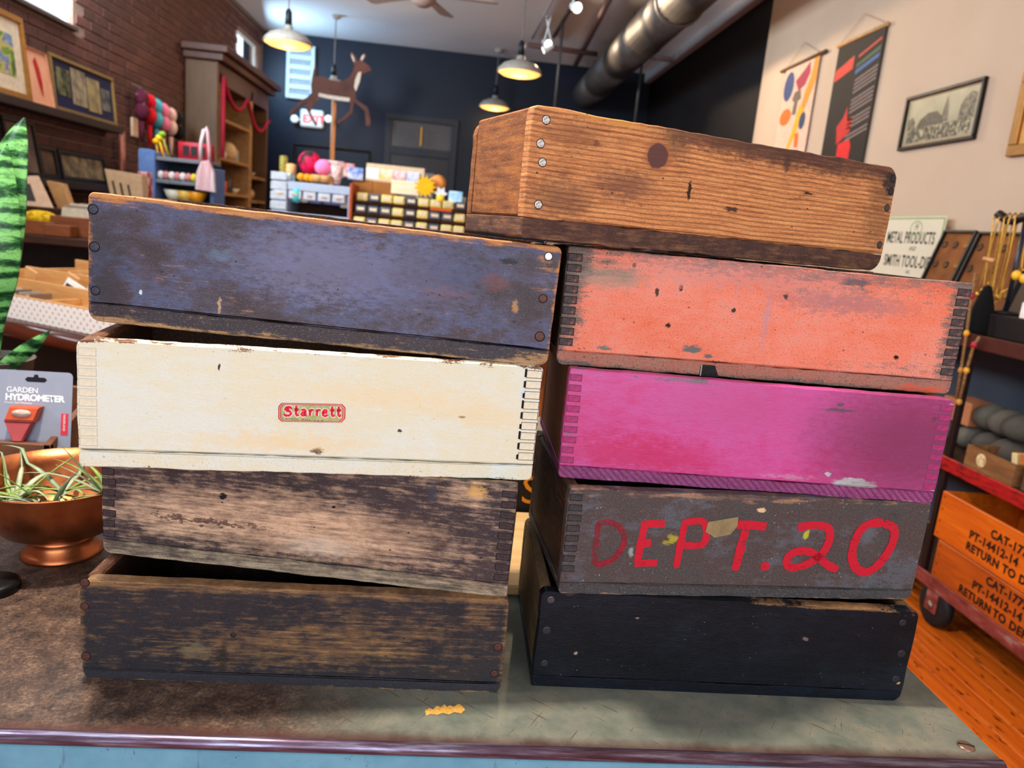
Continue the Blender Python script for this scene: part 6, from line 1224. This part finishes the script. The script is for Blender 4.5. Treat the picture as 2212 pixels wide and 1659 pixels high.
# on the top deck: sign, jewellery boards, stand, black box, hanging strings
zt3 = zS[2] + .001
a = atx(2040, 466, 2.44); c2 = atx(1895, 470, 2.44); bz = zt3
t = thing('enamel_sign', 'cream metal sign with green border and black lettering leaning on the pale wall', 'sign', (2.44, 3.9, 0.9)); M = rmat(a.y + .62, atx(1990, 600, 2.44).z - .06, 2.46); t.location = M.translation; t.rotation_euler = M.to_euler(); w_ = .62; h_ = a.z - M.translation.z
grn_ = flat(0x8FB070, .5); k = MB(); k.box(0, w_, 0, h_, 0, .006); k.build('sign_plate', flat(0xE4D8BE, .45, 0, .03, 3), t)
for a_ in ((0.006, w_ - .006, h_ - .014, h_ - .006), (w_ - .014, w_ - .006, .006, h_ - .014), (.006, .014, .006, h_ - .014)): k = MB(); k.box(*a_, .0062, .0072); k.build('border_line', grn_, t)
k = MB(); k.M = Matrix.Translation((0, 0, .0068)); pr = [(w_ - .235 + .05 * math.cos(R(i * 15)), h_ - .062 + .036 * math.sin(R(i * 15)), 0) for i in range(25)]; k.ribbon(pr, .006, (0, 0, 1)); k.build('emblem_ring', grn_, t)
sink = flat(0x1E1C18, .6)
for s_, y, sz, sx, kw in (('H', h_ - .072, .055, .7, dict(shear=.3)), ('METAL PRODUCTS', h_ - .143, .088, .56, {}), ('AND', h_ - .182, .034, .8, dict(shear=.3)), ('SMITH TOOL-DIE', h_ - .270, .088, .60, {}), ('INC.', h_ - .305, .026, .8, dict(shear=.3))):
    big_ = sz > .08; o = ob('lettering', text_mesh(s_, sz, sink, 'RIGHT' if big_ else 'CENTER', space=1.05, offset=.0014 if big_ else 0.0, **kw), t); o.location = (w_ - .06 if big_ else w_ - .235, y, .0066); o.scale.x = sx
# jewellery boards
jb = patch('jewel_board_felt', [(.3, 0x6A3A1E), (.55, 0x8A5228), (.75, 0x9C6434)], 8, .8)
def jboard(label, px0, px1, pyt, X):
    a = atx(px0, pyt, X); c2 = atx(px1, pyt + 8, X); w_ = a.y - c2.y; lean = R(16); h_ = (a.z - zt3) / math.cos(lean); t = ob('jewellery_board', None); M = frame_mat((0, -1, 0), (math.sin(lean), 0, math.cos(lean)), Vector((X - math.tan(lean) * (a.z - zt3) , a.y, zt3))); t.location = M.translation; t.rotation_euler = M.to_euler(); tag(t, label, 'board', 'jewellery boards on the cart')
    for a_ in ((0, w_, 0, .012), (0, w_, h_ - .012, h_), (0, .012, .012, h_ - .012), (w_ - .012, w_, .012, h_ - .012)): k = MB(); k.bbox(*a_, 0, .025, .002); k.build('frame_side', blackpaint, t)
    k = MB(); k.box(.012, w_ - .012, .012, h_ - .012, 0, .008); k.build('felt_panel', jb, t)
    for j in range(9):
        x = .04 + (j % 3) * (w_ - .08) / 2; y = h_ - .07 - (j // 3) * .1; k = MB(); k.M = Matrix.Translation((x, y, .012)); k.lathe([(.014, -.003), (.018, 0), (.014, .003), (.01, 0)], 14); k.build('ring', flat((0x4A3420, 0x42321E, 0x8A5E20)[j % 3], .5, .3), t, True)
jboard('left framed brown jewellery board standing on the cart', 2048, 2118, 500, 2.40); jboard('right framed brown jewellery board behind the necklaces', 2124, 2262, 504, 2.38)
# T-bar necklace stand
XN = 2.2; bb = atx(2168, 690, XN); tz_ = atx(2192, 472, XN).z; t = thing('necklace_stand', 'black T-bar necklace stand on a dark block at the right edge', 'stand', (XN, bb.y, zt3 + .091))
k = MB(); k.lathe([(.05, 0), (.05, .008), (.01, .014)], 20); k.build('stand_foot', blackpaint, t, True); k = MB(); hz = tz_ - zt3 - .091; k.tube([(0, 0, .01), (0, 0, hz)], .009, 10); k.build('post', flat(0x3A3E48, .3, .7), t, True)
k = MB(); k.tube([(0, .17, hz + .012), (0, .155, hz + .018), (0, .13, hz + .006), (0, .1, hz - .012), (0, .06, hz - .014), (0, .02, hz + .004), (0, -.05, hz + .006), (0, -.16, hz)], [.012, .017, .018, .013, .012, .017, .018, .014], 12); k.build('crossbar', blackpaint, t, True)
goldc = patch('gold_chain', [(.35, 0x8A5A18), (.6, 0xE0A848), (.75, 0xF0CC80)], 400, .3, metal=.7); yb_ = bb.y
for j, (dy, dz, lab) in enumerate(((.155, .30, 'fine gold chain necklace farthest along the T-bar'), (.125, .29, 'second gold chain necklace with a pink bar'), (.095, .33, 'gold rope necklace in the middle of the T-bar'), (.065, .35, 'gold necklace carrying the big silver locket'), (.035, .30, 'gold chain necklace nearest the post'), (-.06, .2, 'gold necklace with amber drops right of the post'))):
    n = thing('necklace', lab, 'necklace', (XN, yb_ + dy, zt3 + .091 + hz), group='gold necklaces on the T-bar stand'); k = MB(); P_ = [(-.016 + .003 * math.sin(i), .012 * math.sin(math.pi * i / 12) * (1 if j % 2 else -1), -dz * i / 12) for i in range(13)] ; k.tube([(0, 0, .022)] + [(-.02, p[1], p[2]) for p in P_], .0032, 6); k.build('chain', goldc, n, True)
    k = MB(); k.tube([(0, 0, .022)] + [(.02, p[1] * .5 + .004, p[2]) for p in P_[:-1]] + [(-.018, P_[-1][1], P_[-1][2])], .0032, 6); k.build('chain', goldc, n, True)
    k = MB()
    if j == 3: k.ball((-.02, P_[-1][1], -dz - .03), (.014, .034, .034), 16, 10); k.build('locket', patch('silver_filigree', [(.4, 0x8A8478), (.6, 0xE8E4DA)], 120, .3, metal=.5), n, True)
    elif j == 1: k.tube([(-.024, -.03, -.17), (-.024, .03, -.165)], .009, 8); k.build('bar_pendant', flat(0xD89A68, .4), n, True)
    elif j == 5: k.ball((-.02, .02, -dz - .02), (.015, .022, .02), 12, 8); k.ball((-.02, -.025, -dz - .03), (.015, .022, .02), 12, 8); k.build('amber_drop', flat(0xF0B838, .2), n, True)
    else: k.ball((-.02, P_[-1][1], -dz - .012), (.008, .011, .014), 10, 7); k.build('pendant', goldc, n, True)
on_cart('dark_block', 'near black wooden block under the necklace stand', 'block', .07, bb.y - .26, zt3, lambda k: k.bbox(0, .2, 0, .40, 0, .09, .004), flat(0x1E1514, .45))
q = atx(2200, 672, XN - .09); on_cart('price_tag', 'blank white price tag standing on the dark block', 'tag', .075, q.y - .05, zt3 + .09, lambda k: k.bbox(0, .004, 0, .06, 0, .06, .006), flat(0xF0E8E2, .5))
bu = atx(2130, 640, 2.12); on_cart('velvet_bust', 'black velvet necklace bust on the far corner of the cart', 'bust', .07, bu.y, zt3, lambda k: k.lathe([(.05, 0), (.05, .02), (.045, .08), (.03, .14), (.015, .19), (.0005, .2)], 18), flat(0x060506, .9), True)
# bead strings hung over the far corner post
for j, (pts, lab) in enumerate(((((2108, 590), (2098, 640), (2088, 720), (2076, 800), (2066, 862)), 'long tan bead string hanging at the far corner of the cart'), (((2116, 728), (2104, 745), (2088, 800), (2072, 868)), 'twisted brown cord hanging beside the tan bead string'))):
    P_ = [atx(x, y, CX - .012 - .012 * j) for x, y in pts]; c0 = P_[0].copy(); n = thing('bead_string', lab, 'necklace', c0, group='strings hanging on the cart'); k = MB(); k.tube([p - c0 for p in P_], .006, 8); k.build('cord', patch('twisted_cord_%d' % j, [(.35, 0x5A3C24), (.65, 0xA87C50)], 60, .6, (1, 1, 6)), n, True)
    for i in (1, 2, 3): 
        k = MB(); p = P_[min(i, len(P_) - 1)] - c0; k.ball(p, (.011, .012, .014), 10, 7); k.build('bead', flat((0xC88A40, 0xB0283C, 0xE0A030)[i % 3], .3), n, True)
